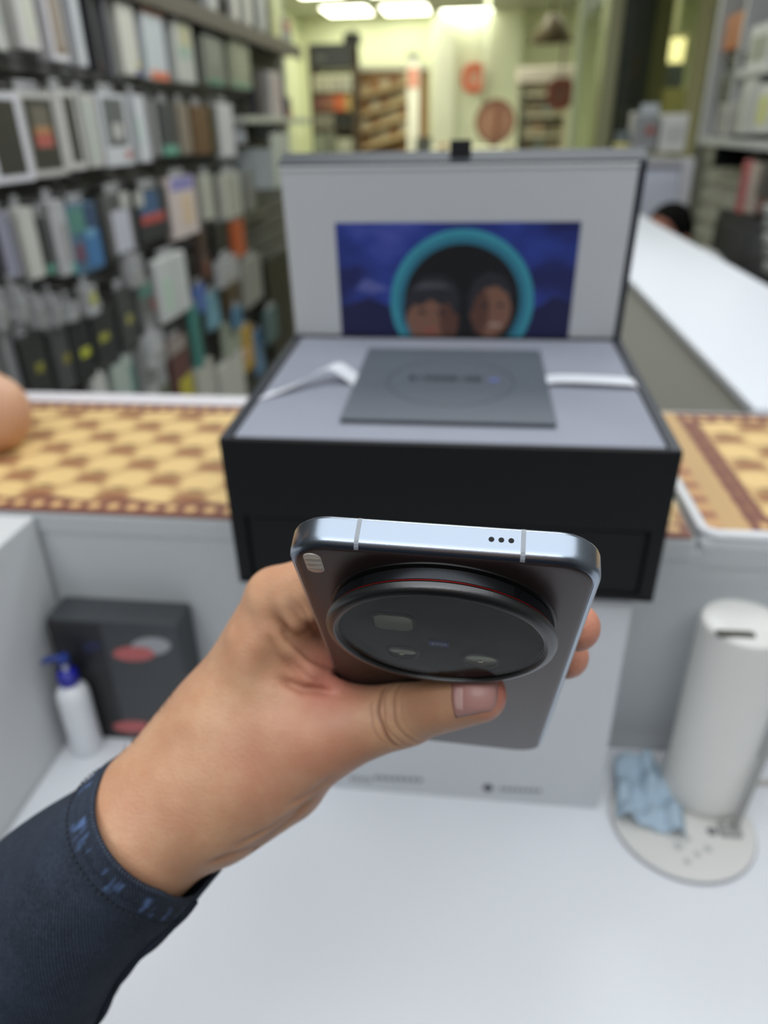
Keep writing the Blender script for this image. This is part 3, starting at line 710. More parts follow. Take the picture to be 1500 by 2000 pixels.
BZ = mat('brushed_dark_bezel', (84, 84, 85), .34, metal=.95, bump=.05, bscale=2500)
obj('bezel', lathe([(R0 - .0014, .0050), (R0 - .0003, .0051), (R0, .0055), (R0, .0066), (R0 - .0004, .0074), (R0 - .0012, .0080), (R0 - .0023, .0082), (R0 - .0027, .0080), (R0 - .0028, .0076)], 160, cx, cy), BZ, bump, 'auto')
obj('inner_step', lathe([(R0 - .0028, .0078), (R0 - .0031, .0077), (R0 - .0032, .0074), (R0 - .0035, .00735), (R0 - .0036, .0070)], 160, cx, cy), mat('inner_step_black', (30, 29, 28), .25, metal=.7), bump, 'auto')
GL = R0 - .0035
obj('lens_backing', (lambda n: ([(cx + GL * math.cos(2 * math.pi * i / n), cy + GL * math.sin(2 * math.pi * i / n), z) for z in (.0060, .0072) for i in range(n)], [tuple(range(n))] + [(i, (i + 1) % n, n + (i + 1) % n, n + i) for i in range(n)]))(96), mat('lens_backing', (13, 13, 12), .5, spec=.2), bump, 'auto')
LG = mat('lens_coating', (128, 130, 114), .25, metal=.2, coat=.6)
def lens(name, X, Y, r, m, dome=.0006):
    o = obj(name, lathe([(r * 1.12, .0060), (r * 1.12, .0064), (r, .0065), (r, .0062)], 40, X, Y), mat('lens_barrel', (9, 9, 9), .35, spec=.2), bump, 'auto')
    obj(name + '_element', lathe([(r * math.cos(t), .0062 + dome * math.sin(t)) for t in np.linspace(.02, 1.5, 12)] + [(.00002, .0062 + dome)], 40, X, Y), m, bump, True)
    obj(name + '_glint_bead', lathe([(.0010 * math.cos(t), .0060 + dome + .0005 * math.sin(t)) for t in np.linspace(-.5, 1.5, 12)] + [(.00002, .0065 + dome)], 24, X, Y + r * .25), mat('lens_glint', (210, 200, 180), .08, metal=.9), bump, True)  # polished bead added to each lens to give it a glint
    return o
lens('main_lens', *lp2(785, 1277, .0066), .0044, mat('lens_amber', (58, 40, 30), .10, metal=.6, coat=.8), .0008)
lens('wide_lens', *lp2(938, 1293, .0066), .0048, LG, .0007)
X, Y = lp2(768, 1217, .0066)
obj('periscope_window', slab(.0112, .0100, .0030, [(.0060, -.0003), (.0062, -.0002), (.0063, 0)], 8, (X, Y)), mat('lens_barrel', (9, 9, 9), .35), bump, 'auto')
obj('prism_face', slab(.0104, .0092, .0028, [(.0062, 0), (.0066, .0001), (.0067, .0008)], 8, (X, Y)), mat('prism_coating', (150, 153, 138), .45, metal=0, coat=.4), bump, 'auto')
X, Y = lp2(857, 1259, .0066)
bd = obj('blue_badge', bx(X - .0027, X + .0027, Y - .0016, Y + .0016, .0060, .0065), mat('badge_blue', (74, 84, 200), .45), bump)
text('badge_lettering', 'ZEISS', .00185, mat('badge_white', (224, 230, 240), .5), bd, Matrix.Translation((X, Y, .00652)), .00003)
# clear cover glass over the lenses
gm = bpy.data.materials.new('cover_glass'); gm.use_nodes = True; nt = gm.node_tree; nt.nodes.remove(nt.nodes['Principled BSDF'])
fr = nt.nodes.new('ShaderNodeFresnel'); fr.inputs[0].default_value = 1.12; tr = nt.nodes.new('ShaderNodeBsdfTransparent'); tr.inputs[0].default_value = (.86, .88, .82, 1)
gl = nt.nodes.new('ShaderNodeBsdfGlossy'); gl.inputs['Roughness'].default_value = .02; gl.inputs[0].default_value = (1, 1, 1, 1); mx = nt.nodes.new('ShaderNodeMixShader')
nt.links.new(fr.outputs[0], mx.inputs[0]); nt.links.new(tr.outputs[0], mx.inputs[1]); nt.links.new(gl.outputs[0], mx.inputs[2]); nt.links.new(mx.outputs[0], nt.nodes['Material Output'].inputs[0])
obj('cover_glass', (lambda n: ([(cx + GL * math.cos(2 * math.pi * i / n), cy + GL * math.sin(2 * math.pi * i / n), .0073) for i in range(n)], [tuple(range(n))]))(96), gm, bump)
X, Y = lp(0, .1372)
text('back_logo', 'vivo', .0078, mat('logo_silver', (206, 206, 208), .3, metal=.8), phone, Matrix.Translation((X - .0003, Y, .0002)), .00003)

# ------------------------------------------------------------------ black gift box (tilted a little, its front hanging over the counter edge)
BO = Vector((-.1713, .4552, 1.0499)); BW, BD, BH = .310, .246, .1215
BM = Matrix.Translation(BO) @ Matrix.Rotation(.0037, 4, 'Z') @ Matrix.Rotation(.0427, 4, 'X')
gb = thing('gift_box', 'large open black gift box with grey lid lining on the counter behind the phone', 'box', BM)
shell = bx(0, BW, 0, .006, .060, BH, .0012); bx(0, .0085, .006, BD - .006, .002, BH, .0012, bm=shell); bx(BW - .0085, BW, .006, BD - .006, .002, BH, .0012, bm=shell); bx(0, BW, BD - .006, BD, .002, BH, .0012, bm=shell)
bx(0, .011, 0, .006, 0, .060, .001, bm=shell); bx(BW - .011, BW, 0, .006, 0, .060, .001, bm=shell); bx(0, BW, 0, .006, 0, .0055, .001, bm=shell); bx(0, BW, .006, BD, 0, .002, bm=shell)
obj('body', shell, BLACKBOX, gb)
obj('rim_trim', bx(.0006, .0080, .0006, BD - .001, BH, BH + .0006, .0002, 1), NAVY, gb); obj('rim_trim', bx(BW - .0080, BW - .0006, .0006, BD - .001, BH, BH + .0006, .0002, 1), NAVY, gb)
obj('drawer_front', bx(.0125, BW - .0125, .0016, .0058, .0068, .0588, .0012), BLACKBOX, gb)
obj('tray_insert', bx(.0085, BW - .0085, .006, BD - .006, .090, BH - .0012, .001), VELVET, gb)
LT = Matrix.Translation((0, BD, 0)) @ Matrix.Rotation(.0 - .054 + .054 * 2, 4, 'X') @ Matrix.Translation((0, 0, 0))
LT = Matrix.Translation((0, BD + .0005 + .0065, 0)) @ Matrix.Rotation(.054, 4, 'X')
LH = .2725
lidg = bx(0, BW, .0015, .020, 0, LH, .0015)
lid = obj('lid', lidg, BLACKBOX, gb); lid.matrix_local = LT
sub = lambda n, g, m, s=False: obj(n, g, m, lid, s)
sub('lid_rim', bx(BW - .0062, BW, -.0012, .0015, .0, LH, .0006, 1), NAVY)
top = bmesh.new()
vs = [top.verts.new(p) for p in ((0, -.0012, LH - .001), (BW, -.0012, LH - .001), (BW, -.0012, LH + .001), (BW, .0195, LH + .0068), (0, .0195, LH + .0068), (0, -.0012, LH + .001), (0, .0195, LH - .001), (BW, .0195, LH - .001))]
for q in ((0, 1, 2, 5), (5, 2, 3, 4), (0, 5, 4, 6), (1, 7, 3, 2), (6, 4, 3, 7), (0, 6, 7, 1)): top.faces.new([vs[i] for i in q])
sub('lid_edge', top, mat('lit_lid_edge', (54, 58, 63), .6))  # lit edge of the black lid: chamfered and painted a paler grey
sub('lid_lining', bx(.001, BW - .0064, -.001, .0015, .0, LH - .0015, .0004, 1), LINER)
sub('lining_highlight', bx(.001, BW - .0064, -.0020, -.001, LH - .0042, LH - .0012, .0002, 1), mat('lining_highlight_white', (206, 208, 210), .5))  # highlight along the lining's top edge, painted as a paler strip
# printed picture: night-blue ground, teal ring, dark porthole, two dark-haired faces
PZ = .0025
def lay(name, poly, m, k): # flat print layer
    n = len(poly); y = -.0012 - .00006 * k
    return obj(name, ([(x, y, z) for x, z in poly] + [(x, y + .00005, z) for x, z in poly], [tuple(range(n))[::-1], tuple(range(n, 2 * n))] + [(i, (i + 1) % n, n + (i + 1) % n, n + i) for i in range(n)]), m, pic)
X0, X1, Z1 = .0465, .2622, .2250
nb = bpy.data.materials.new('print_night_blue'); nb.use_nodes = True; nt = nb.node_tree; b = nt.nodes['Principled BSDF']; b.inputs['Roughness'].default_value = .4
tc = nt.nodes.new('ShaderNodeTexCoord'); mp = nt.nodes.new('ShaderNodeMapping'); mp.inputs['Scale'].default_value = (14, 1, 26); nz = nt.nodes.new('ShaderNodeTexNoise'); nz.inputs['Scale'].default_value = 1; nz.inputs['Detail'].default_value = 4
cr = nt.nodes.new('ShaderNodeValToRGB'); cr.color_ramp.elements[0].position = .36; cr.color_ramp.elements[0].color = lin((30, 36, 90)); cr.color_ramp.elements[1].position = .72; cr.color_ramp.elements[1].color = lin((84, 94, 176))
e = cr.color_ramp.elements.new(.54); e.color = lin((46, 64, 146))
for a, c in ((tc.outputs['Object'], mp.inputs[0]), (mp.outputs[0], nz.inputs['Vector']), (nz.outputs['Fac'], cr.inputs[0]), (cr.outputs[0], b.inputs['Base Color'])): nt.links.new(a, c)
pic = obj('picture_print', bx(X0, X1, -.00125, -.0009, .02, Z1), nb, lid)
ell = lambda cx_, cz, rx, rz, n=40, a0=0, a1=360: [(cx_ + rx * math.cos(math.radians(a0 + (a1 - a0) * i / (n if abs(a1 - a0 - 360) < 1 else n - 1))), cz + rz * math.sin(math.radians(a0 + (a1 - a0) * i / (n if abs(a1 - a0 - 360) < 1 else n - 1)))) for i in range(n)]
RCX, RCZ = .1612, .1535
flat = lambda n, c: mat(n, c, .45, var=.1, vscale=60)
lay('hillside', [(X0, .100), (X0, .150), (.075, .158), (.095, .150), (.12, .135), (.2, .135), (.225, .146), (.245, .160), (X1, .155), (X1, .100)], flat('print_dark_hill', (28, 30, 72)), 1)
lay('moonlit_strip', [(.062, .166), (.072, .176), (.082, .172), (.094, .166), (.078, .162)], flat('print_pale_blue', (88, 96, 160)), 1.5)
lay('teal_ring', ell(RCX, RCZ, .0660, .0660, 64), flat('print_teal', (62, 150, 168)), 2)
lay('teal_ring_core', ell(RCX, RCZ, .0600, .0600, 64), flat('print_deep_teal', (50, 118, 142)), 3)
lay('porthole', ell(RCX, RCZ, .0535, .0535, 64), flat('print_black', (22, 22, 25)), 4)
HAIR = flat('print_hair', (44, 44, 50)); SKN = flat('print_face', (128, 92, 76)); SKS = flat('print_face_shade', (92, 62, 52))
lay('left_face', ell(.1335, .1400, .0235, .0275), SKN, 5)
lay('left_face_shade', ell(.1500, .1380, .0090, .0210), SKS, 6)
lay('left_hair', [(.108, .133), (.107, .152), (.113, .168), (.126, .178), (.143, .179), (.155, .172), (.160, .158), (.158, .142), (.153, .146), (.150, .154), (.142, .151), (.133, .157), (.124, .151), (.117, .152), (.112, .146)], HAIR, 7)
lay('left_hair_shine', [(.116, .166), (.126, .172), (.143, .172), (.152, .167), (.140, .168), (.126, .167)], flat('print_hair_shine', (84, 84, 92)), 8)
lay('left_eye', ell(.1245, .1450, .0042, .0018, 14), HAIR, 8); lay('left_eye', ell(.1425, .1450, .0042, .0018, 14), HAIR, 8); lay('mouth', ell(.1335, .1270, .0070, .0025, 16), flat('print_lips', (150, 84, 76)), 8)
lay('right_face', ell(.1885, .1480, .0190, .0265), SKN, 5)
lay('right_face_shade', ell(.1790, .1460, .0080, .0220), SKS, 6)
lay('right_hair', [(.168, .140), (.167, .160), (.173, .176), (.186, .183), (.200, .178), (.208, .164), (.208, .150), (.203, .163), (.193, .170), (.181, .167), (.174, .158), (.171, .146)], HAIR, 7)
lay('right_eye', ell(.1830, .1520, .0040, .0016, 14), HAIR, 8); lay('right_eye', ell(.1975, .1520, .0034, .0016, 14), HAIR, 8); lay('smile', ell(.1930, .1330, .0062, .0022, 16), flat('print_teeth', (170, 140, 126)), 8)
obj('pull_tab', bx(.1475, .1655, .006, .0085, LH - .004, LH + .0165, .0012), mat('black_ribbon', (16, 16, 18), .7), lid)
# white pull ribbons of the tray
RB = mat('white_satin_ribbon', (222, 224, 230), .45, bump=.1, bscale=1200)
zt = BH - .0010
def arcp(P, n=26):
    P = np.array(P, float); t = np.linspace(0, len(P) - 1, n); o = []
    for v in t:
        i = min(int(v), len(P) - 2); f_ = v - i; p0 = P[max(i - 1, 0)]; p1 = P[i]; p2 = P[i + 1]; p3 = P[min(i + 2, len(P) - 1)]
        o.append(.5 * (2 * p1 + (p2 - p0) * f_ + (2 * p0 - 5 * p1 + 4 * p2 - p3) * f_ ** 2 + (3 * p1 - p0 - 3 * p2 + p3) * f_ ** 3))
    return o
obj('pull_ribbon', ribbon(arcp([(.081, .118, zt), (.073, .119, zt + .006), (.062, .120, zt + .0125), (.050, .113, zt + .010), (.034, .100, zt + .004), (.018, .087, zt + .0008), (.012, .083, zt + .0006)]), (.003, .0082, 0), .0006), RB, gb, 'auto')
obj('pull_ribbon', ribbon(arcp([(.228, .124, zt), (.236, .125, zt + .003), (.255, .124, zt + .004), (.280, .123, zt + .0036), (.297, .122, zt + .003), (.3025, .122, zt + .0005)]), (0, .0088, 0), .0006), RB, gb, 'auto')
# booklet folder lying on the tray
bk = thing('booklet_folder', 'square dark grey folder with a faint ring lying in the gift box tray', 'folder', BM @ Matrix.Translation((.156, .116, zt + .0002)))
SLATE = mat('slate_card', (84, 90, 98), .55, var=.03, vscale=30)
obj('cover', bx(-.0765, .0765, -.0815, .0815, .0020, .0036, .0006, 1), SLATE, bk)
obj('pages', bx(-.0755, .0755, -.0805, .0805, .0004, .0020), mat('dark_pages', (58, 62, 68), .6), bk); obj('back_cover', bx(-.0765, .0765, -.0815, .0815, 0, .0005, .0002, 1), SLATE, bk)
obj('embossed_ring', lathe([(.0495, .0036), (.0497, .0040), (.0507, .0040), (.0509, .0036)], 72, 0, -.002), mat('slate_emboss', (74, 79, 86), .4), bk, 'auto')
EMB = mat('dark_emboss', (52, 55, 60), .35)
for i, (w_, h_) in enumerate(((.0065, .010), (.0022, .011), (.0062, .009), (.0062, .0105), (.0062, .0095), (.0062, .011), (.0022, .010), (.0062, .0098), (.0062, .0105))):
    x = -.031 + i * .0066; obj('embossed_mark', bx(x - w_ / 2 * .8, x + w_ / 2 * .8, .004 - h_ * .5, .004 + h_ * .5, .0036, .0039), EMB, bk)
obj('blue_mark', bx(.031, .0385, -.001, .0065, .0036, .0039), mat('blue_print_mark', (96, 104, 160), .4), bk)

# ------------------------------------------------------------------ things on the lower desk
# white carton under the gift box
CH = 1.0485 - ZD
cn = thing('white_carton', 'white flat-faced carton standing on the desk under the black gift box', 'box', (0, .470, ZD))
obj('carton_body', bx(-.135, .1285, 0, .072, 0, CH, .0012), mat('white_carton_card', (205, 208, 212), .5, var=.02), cn)
INK = mat('black_ink', (44, 46, 52), .6); INKG = mat('grey_ink', (120, 123, 130), .6)
def cpx(x, y): p = on_y(x, y, .4698); return p[0], p[2] - ZD
x_, z_ = cpx(703, 1521)
text('bold_print', 'vivo', .0125, INK, cn, Matrix.Translation((x_, -.0001, z_)) @ Matrix.Rotation(math.pi / 2, 4, 'X'), .00005)
def fine(x0, x1, y, n, h=7):     # small print too fine to read
    for k in range(n):
        a, z = cpx(x0 + (x1 - x0) * k / n, y + (x0 + (x1 - x0) * k / n - x0) * .05); b_, _ = cpx(x0 + (x1 - x0) * (k + .72) / n, y)
        obj('small_print', bx(a, b_, -.00025, .0001, z - .00055 * h / 2, z + .00055 * h / 2), INKG, cn)
fine(730, 828, 1519, 8, 9)
x_, z_ = cpx(953, 1539)
obj('round_icon', [(lambda v, f: ([(x_ + a, -.0003 + c, z_ + b) for a, b, c in v], f))(*disc(.0045, 0, .0004, 24))][0], INK, cn); fine(976, 1060, 1541, 8, 8)
# dark retail box leaning at the back left
kb = thing('retail_box', 'dark grey phone accessory box with red shapes at the left on the desk', 'box', Matrix.Translation((-.383, .5385 - .030, ZD)))
BWk, BHk, BDk = .127, .148, .036
obj('carton_body', bx(0, BWk, 0, BDk, 0, BHk, .002), mat('charcoal_card', (58, 60, 63), .4, var=.15, vscale=20), kb)
RED = mat('red_print', (176, 92, 92), .45)
def blob(name, cx_, cz, rx, rz, m, y=-.0003, rot=0):
    P = [(cx_ + rx * math.cos(t) * math.cos(rot) - rz * math.sin(t) * math.sin(rot), y, cz + rx * math.cos(t) * math.sin(rot) + rz * math.sin(t) * math.cos(rot)) for t in np.linspace(0, 2 * math.pi, 28, endpoint=False)]
    n = 28; return obj(name, (P + [(a, b_ + .0006, c) for a, b_, c in P], [tuple(range(n))[::-1], tuple(range(n, 2 * n))] + [(i, (i + 1) % n, n + (i + 1) % n, n + i) for i in range(n)]), m, kb)
blob('red_shape', .080, .112, .021, .0085, RED, rot=.12); blob('red_shape', .062, .018, .022, .0080, RED, rot=.10)
blob('grey_shape', .098, .122, .020, .010, mat('grey_print', (150, 152, 156), .4), -.0002, .2)
obj('dark_panel', bx(.0, .052, -.0002, .0004, .002, BHk - .004), mat('near_black_print', (32, 32, 34), .4), kb)
blob('blue_shape', .040, .118, .010, .006, mat('navy_print', (34, 38, 66), .4), -.0005, .3)
# pump bottle
bp_ = on_z(172, 1460, ZD)
pb = thing('pump_bottle', 'slim white bottle with a blue pump top on the desk at the left', 'bottle', (bp_[0], bp_[1], ZD)); pb.scale = (.88, .88, .90)
obj('bottle_body', lathe([(.0001, 0), (.0145, 0), (.0165, .002), (.0172, .006), (.0172, .075), (.0165, .083), (.013, .089), (.0075, .093), (.0075, .097), (.0001, .097)], 40), mat('white_plastic', (222, 224, 228), .35), pb, 'auto')
BLU = mat('royal_blue_plastic', (26, 30, 150), .35)
pc_ = obj('pump_collar', lathe([(.0001, .094), (.0100, .094), (.0108, .096), (.0104, .108), (.0075, .111), (.0001, .111)], 32), BLU, pb, 'auto')
obj('pump_stem', lathe([(.0028, .110), (.0028, .122)], 16), mat('white_plastic', (222, 224, 228), .35), pc_, True)
obj('pump_nozzle', lathe([(.0001, .1205), (.0060, .1205), (.0066, .123), (.0058, .129), (.0001, .130)], 24), mat('deep_blue_plastic', (28, 52, 128), .35), pb, 'auto')
obj('pump_spout', tube([(0, 0, .1265), (-.010, -.002, .1262), (-.019, -.004, .1245), (-.021, -.0045, .122)], [.0038, .0034, .0030, .0026], 12), mat('deep_blue_plastic', (28, 52, 128), .35), pb, True)
# white cylinder device on a round base
dv = thing('cylinder_device', 'white cylinder on a round base with grey markings standing right on the desk', 'device', (.199, .463, ZD))
WP = mat('white_device_plastic', (214, 213, 209), .4, var=.01)
obj('round_base', lathe([(.0001, 0), (.0565, 0), (.0595, .0015), (.060, .004), (.0592, .0055), (.057, .006), (.0001, .0062)], 80), WP, dv, 'auto')
obj('base_ring', lathe([(.0590, .0005), (.0606, .001), (.0608, .0026), (.0598, .0034)], 80), mat('grey_base_ring', (166, 166, 172), .4), dv, 'auto')
cylx, cyly = .026, .035
obj('cylinder_body', lathe([(.0001, .006), (.0355, .006), (.0365, .008), (.0365, .020), (.0340, .024), (.0340, .188), (.0325, .192), (.0300, .1935), (.0280, .1915), (.0280, .165), (.0001, .165)], 72, cylx, cyly), WP, dv, 'auto')
obj('cylinder_top', lathe([(.0001, .1935), (.0200, .1945), (.0290, .1940), (.0320, .1920), (.0300, .1880), (.0001, .188)], 64, cylx, cyly), WP, dv, 'auto')
obj('top_slot', slab(.030, .0085, .0042, [(.0, 0), (.0008, .0004)], 8), mat('dark_slot', (64, 62, 52), .6), dv, loc=(cylx - .014, cyly - .019, .1944))
for i, (a, r, q) in enumerate(((-.010, -.030, .0038), (.004, -.036, .0030), (.014, -.030, .0034), (-.024, -.016, .0034), (.022, -.012, .0044), (.000, -.022, .0026), (-.006, -.044, .0030))):
    obj('touch_button', disc(q, .0058, .0066, 20, a, r), mat('button_grey' if i != 4 else 'button_dark_grey', (184, 184, 184) if i != 4 else (120, 120, 122), .4), dv)
obj('stand_rod', tube([(.040, -.010, .006), (.041, -.009, .014), (.052, .004, .06), (.068, .022, .13), (.078, .034, .17)], .0032, 10), mat('grey_cable', (156, 156, 154), .45), dv, True)
obj('rod_foot', bx(.028, .046, -.017, -.004, .0060, .0105, .0015), mat('grey_cable', (156, 156, 154), .45), dv)
# light blue cloth draped over the base
tc_ = thing('cleaning_cloth', 'pale blue microfibre cloth draped over the left of the round base', 'cloth', (.174, .482, ZD + .007))
n = 26; V = []; Fc = []
for i in range(n):
    for j in range(n):
        u, v = i / (n - 1) - .5, j / (n - 1) - .5
        x = u * .056 + v * .010; y = v * .072 + u * -.012
        z = .006 + .0045 * math.sin(u * 9 + v * 4) + .0035 * math.sin(v * 14 - u * 5) + .010 * max(0, v) + .004 * math.cos(u * 18)
        V.append((x, y, max(z, .0015)))
for i in range(n - 1):
    for j in range(n - 1): Fc.append((i * n + j, (i + 1) * n + j, (i + 1) * n + j + 1, i * n + j + 1))
co = obj('cloth_sheet', (V, Fc), mat('pale_blue_microfibre', (172, 192, 208), .9, bump=.4, bscale=1800, var=.06, vscale=60), tc_, True)
sd = co.modifiers.new('thickness', 'SOLIDIFY'); sd.thickness = .0012
# small charger plug at the frame's right edge
p_ = on_z(1492, 1532, ZD)
cb = obj('white_cable', tube([(p_[0] - .012, p_[1] - .003, ZD + .003), (p_[0], p_[1], ZD + .003), (p_[0] + .03, p_[1] + .004, ZD + .003), (p_[0] + .09, p_[1] + .02, ZD + .003)], .0024, 10), mat('beige_cable', (190, 184, 176), .5), None, True)
tag(cb, 'thin beige cable lying on the desk right of the round base', 'cable')

# ------------------------------------------------------------------ a customer's elbow resting on the mat, and a person seated behind the side counter
e0 = on_y(-26, 815, .69); e0[2] = max(e0[2], ZT + .041)
ES = np.array([-.745, .500, 1.335]); EB = np.array([-.80, .36, 1.0])
def elbow_sdf(P):
    d = rcone(P, e0, e0 + (-.22, .06, .006), .040, .029); d = smin(d, rcone(P, e0 + (.002, 0, .002), ES * .7 + e0 * .3, .040, .048), .02)
    d = smin(d, rcone(P, e0 + (.008, -.010, -.010), e0 + (.006, -.01, -.010), .024, .024), .015)
    w_ = e0 + (-.22, .06, .008); d = smin(d, rcone(P, w_ + (-.03, .008, 0), w_ + (-.085, .022, .004), .026, .030), .012)
    for k in range(4): q = w_ + (-.10, .004 + .019 * k, .004); d = smin(d, rcone(P, q, q + (-.048, .010, .006), .0095, .0085), .005); d = smin(d, rcone(P, q + (-.048, .010, .006), q + (-.078, .014, -.012), .0085, .007), .004)
    d = smin(d, rcone(P, w_ + (-.04, -.018, 0), w_ + (-.088, -.045, .004), .012, .009), .008)
    return np.maximum(d, ZT + .0032 - P[..., 2])
o1 = np.array([e0[0], e0[1], ZT + .0035])
pe = thing('person', 'bare elbow of a customer leaning on the mat at the left edge', 'person', o1)
def add_to(par, org, name, fun, lo, hi, h, m):
    v_, f_ = sdf_mesh(fun, lo, hi, h); bm = bmesh.new(); vv = [bm.verts.new(p) for p in v_ - org]
    for q in f_: bm.faces.new([vv[i] for i in q])
    bmesh.ops.recalc_face_normals(bm, faces=bm.faces); return obj(name, bm, m, par, True)
SK2 = mat('plain_skin', (204, 158, 128), .5, var=.05, vscale=40, sss=.1)
add_to(pe, o1, 'forearm', elbow_sdf, e0 - (.44, .26, .06), e0 + (.07, .19, .26), .005, SK2)
def shirt2(P):
    d = rcone(P, (-.80, .36, 1.26), (-.80, .34, .86), .135, .135); d = smin(d, rcone(P, ES, (-.84, .22, 1.34), .072, .072), .06)
    d = smin(d, rcone(P, ES, ES * .62 + e0 * .38, .068, .060), .03); d = smin(d, rcone(P, (-.84, .22, 1.34), (-.82, .14, 1.06), .066, .055), .03); return smin(d, rcone(P, (-.80, .37, 1.40), (-.80, .375, 1.43), .072, .066), .03)
add_to(pe, o1, 'grey_shirt', shirt2, (-.96, .04, .68), (-.56, .64, 1.52), .010, mat('grey_cotton', (120, 122, 128), .8))
def head2(P):
    c = np.array([-.79, .40, 1.63]); d = rcone(P, c, c + (.016, .010, -.055), .088, .066); d = smin(d, rcone(P, c + (0, 0, -.06), (-.80, .37, 1.40), .056, .058), .03); d = smin(d, rcone(P, c + (.080, .050, -.045), c + (.092, .058, -.062), .008, .014), .012)
    for sg in (1, -1):
        d = smin(d, rcone(P, c + (-sg * .047, sg * .075, -.03), c + (-sg * .047, sg * .077, -.058), .012, .010), .006); ey = c + (.085 - sg * .017, .053 + sg * .027, -.03); d = -smin(-d, rcone(P, ey, ey + (.001, 0, 0), .013, .013), .008)
    d = smin(d, rcone(P, c + (.078, .034, -.096), c + (.060, .062, -.096), .008, .008), .008)
    return d
def arm2(P): return smin(rcone(P, (-.82, .14, 1.08), (-.78, .16, .88), .046, .034), rcone(P, (-.78, .16, .85), (-.775, .165, .78), .030, .018), .015)
add_to(pe, o1, 'head', head2, (-.94, .26, 1.34), (-.62, .54, 1.76), .008, SK2); add_to(pe, o1, 'lower_arm', arm2, (-.90, .06, .74), (-.70, .24, 1.16), .008, SK2); face_parts(pe, o1, np.array([-.79, .40, 1.63]), (.85, .53, 0), (-.53, .85, 0))
def hair2(P):
    c = np.array([-.79, .40, 1.63]); d = rcone(P, c + (-.008, -.005, .012), c + (-.024, -.016, -.03), .094, .086); return np.maximum(d, (P[..., 0] - c[0]) * .68 + (P[..., 1] - c[1]) * .42 - (P[..., 2] - c[2]) * .6 - .035)
add_to(pe, o1, 'hair', hair2, (-.94, .24, 1.46), (-.66, .54, 1.76), .008, mat('black_hair', (14, 13, 12), .9, spec=.1))
def legs2(P):
    d = None
    for sg in (1, -1):
        e = smin(rcone(P, (-.80, .34 + sg * .07, .86), (-.80, .33 + sg * .085, .46), .092, .066), rcone(P, (-.80, .33 + sg * .085, .46), (-.81, .33 + sg * .09, .06), .064, .048), .02); e = smin(e, rcone(P, (-.81, .33 + sg * .09, .035), (-.70, .37 + sg * .09, .030), .040, .034), .02); d = e if d is None else smin(d, e, .02)
    return np.maximum(d, .002 - P[..., 2])
add_to(pe, o1, 'trousers', legs2, (-.96, .12, -.01), (-.64, .56, .98), .013, mat('dark_trousers', (44, 46, 54), .8))
# seated person: head bowed, white shirt
SCL = .88; hc = on_y(1308, 444, 2.9); hx, hy, hz = hc[0], hc[1], hc[2] / SCL
def bod(P):
    d = rcone(P, (hx + .16, hy + .06, hz - .26), (hx + .13, hy + .05, hz - .62), .14, .17); d = smin(d, rcone(P, (hx + .14, hy - .12, hz - .165), (hx + .21, hy + .22, hz - .18), .080, .07), .06)
    for sgn, a, b_, c in ((1, (hx + .18, hy - .15, hz - .20), (hx + .08, hy - .20, hz - .48), (hx + .03, hy - .08, hz - .56)), (-1, (hx + .2, hy + .24, hz - .22), (hx + .14, hy + .28, hz - .52), (hx + .05, hy + .24, hz - .62))):
        d = smin(d, rcone(P, a, b_, .052, .042), .03); d = smin(d, rcone(P, b_, c, .042, .032), .02)
    return d
def head(P):
    d = rcone(P, (hx, hy, hz), (hx - .012, hy - .010, hz - .045), .082, .062); d = smin(d, rcone(P, (hx - .02, hy - .02, hz - .075), (hx - .03, hy - .025, hz - .085), .046, .040), .03)
    d = smin(d, rcone(P, (hx - .078, hy - .045, hz - .045), (hx - .088, hy - .052, hz - .062), .008, .013), .012)   # nose
    for sgn in (1, -1):
        ex = np.array([hx + .012 + sgn * .040, hy - sgn * .075, hz - .035]); d = smin(d, rcone(P, ex, ex + (.004, 0, -.028), .013, .010), .006)
        ey = np.array([hx - .070 + sgn * .018, hy - .040 - sgn * .030, hz - .035]); d = -smin(-d, rcone(P, ey, ey + (.001, .001, 0), .012, .012), .008)
    d = smin(d, rcone(P, (hx - .074, hy - .043, hz - .092), (hx - .068, hy - .052, hz - .092), .008, .008), .008)
    return smin(d, rcone(P, (hx + .02, hy + .01, hz - .07), (hx + .07, hy + .04, hz - .20), .052, .058), .03)
def hair(P): 
    d = rcone(P, (hx + .004, hy + .003, hz + .008), (hx + .022, hy + .016, hz - .008), .088, .078); cut = (P[..., 0] - hx) * -.75 + (P[..., 1] - hy) * -.4 - (P[..., 2] - hz) * .72 - .026
    return np.maximum(d, cut) + .0015 * np.sin(P[..., 0] * 400 + P[..., 2] * 300)
sp_ = thing('person', 'dark-haired person in a white shirt bent down behind the white side counter', 'person', (hx + .1 * SCL, hy + .06, 0))
sp_.scale = (SCL, SCL, SCL)
so = np.array([hx + .1, hy + .06, 0])
def add_sdf(name, fun, lo, hi, h, m):
    v_, f_ = sdf_mesh(fun, lo, hi, h); bm = bmesh.new(); vv = [bm.verts.new(p) for p in v_ - so]
    for q in f_: bm.faces.new([vv[i] for i in q])
    bmesh.ops.recalc_face_normals(bm, faces=bm.faces); return obj(name, bm, m, sp_, True)
add_sdf('head', head, (hx - .13, hy - .13, hz - .28), (hx + .16, hy + .13, hz + .11), .005, mat('face_skin', (158, 104, 84), .5, sss=.1))
add_sdf('hair', hair, (hx - .13, hy - .13, hz - .14), (hx + .14, hy + .13, hz + .12), .005, mat('black_hair', (14, 13, 12), .9, spec=.1))
add_sdf('white_shirt', bod, (hx - .2, hy - .32, hz - .82), (hx + .42, hy + .4, hz - .06), .009, mat('white_cotton', (206, 206, 206), .8))
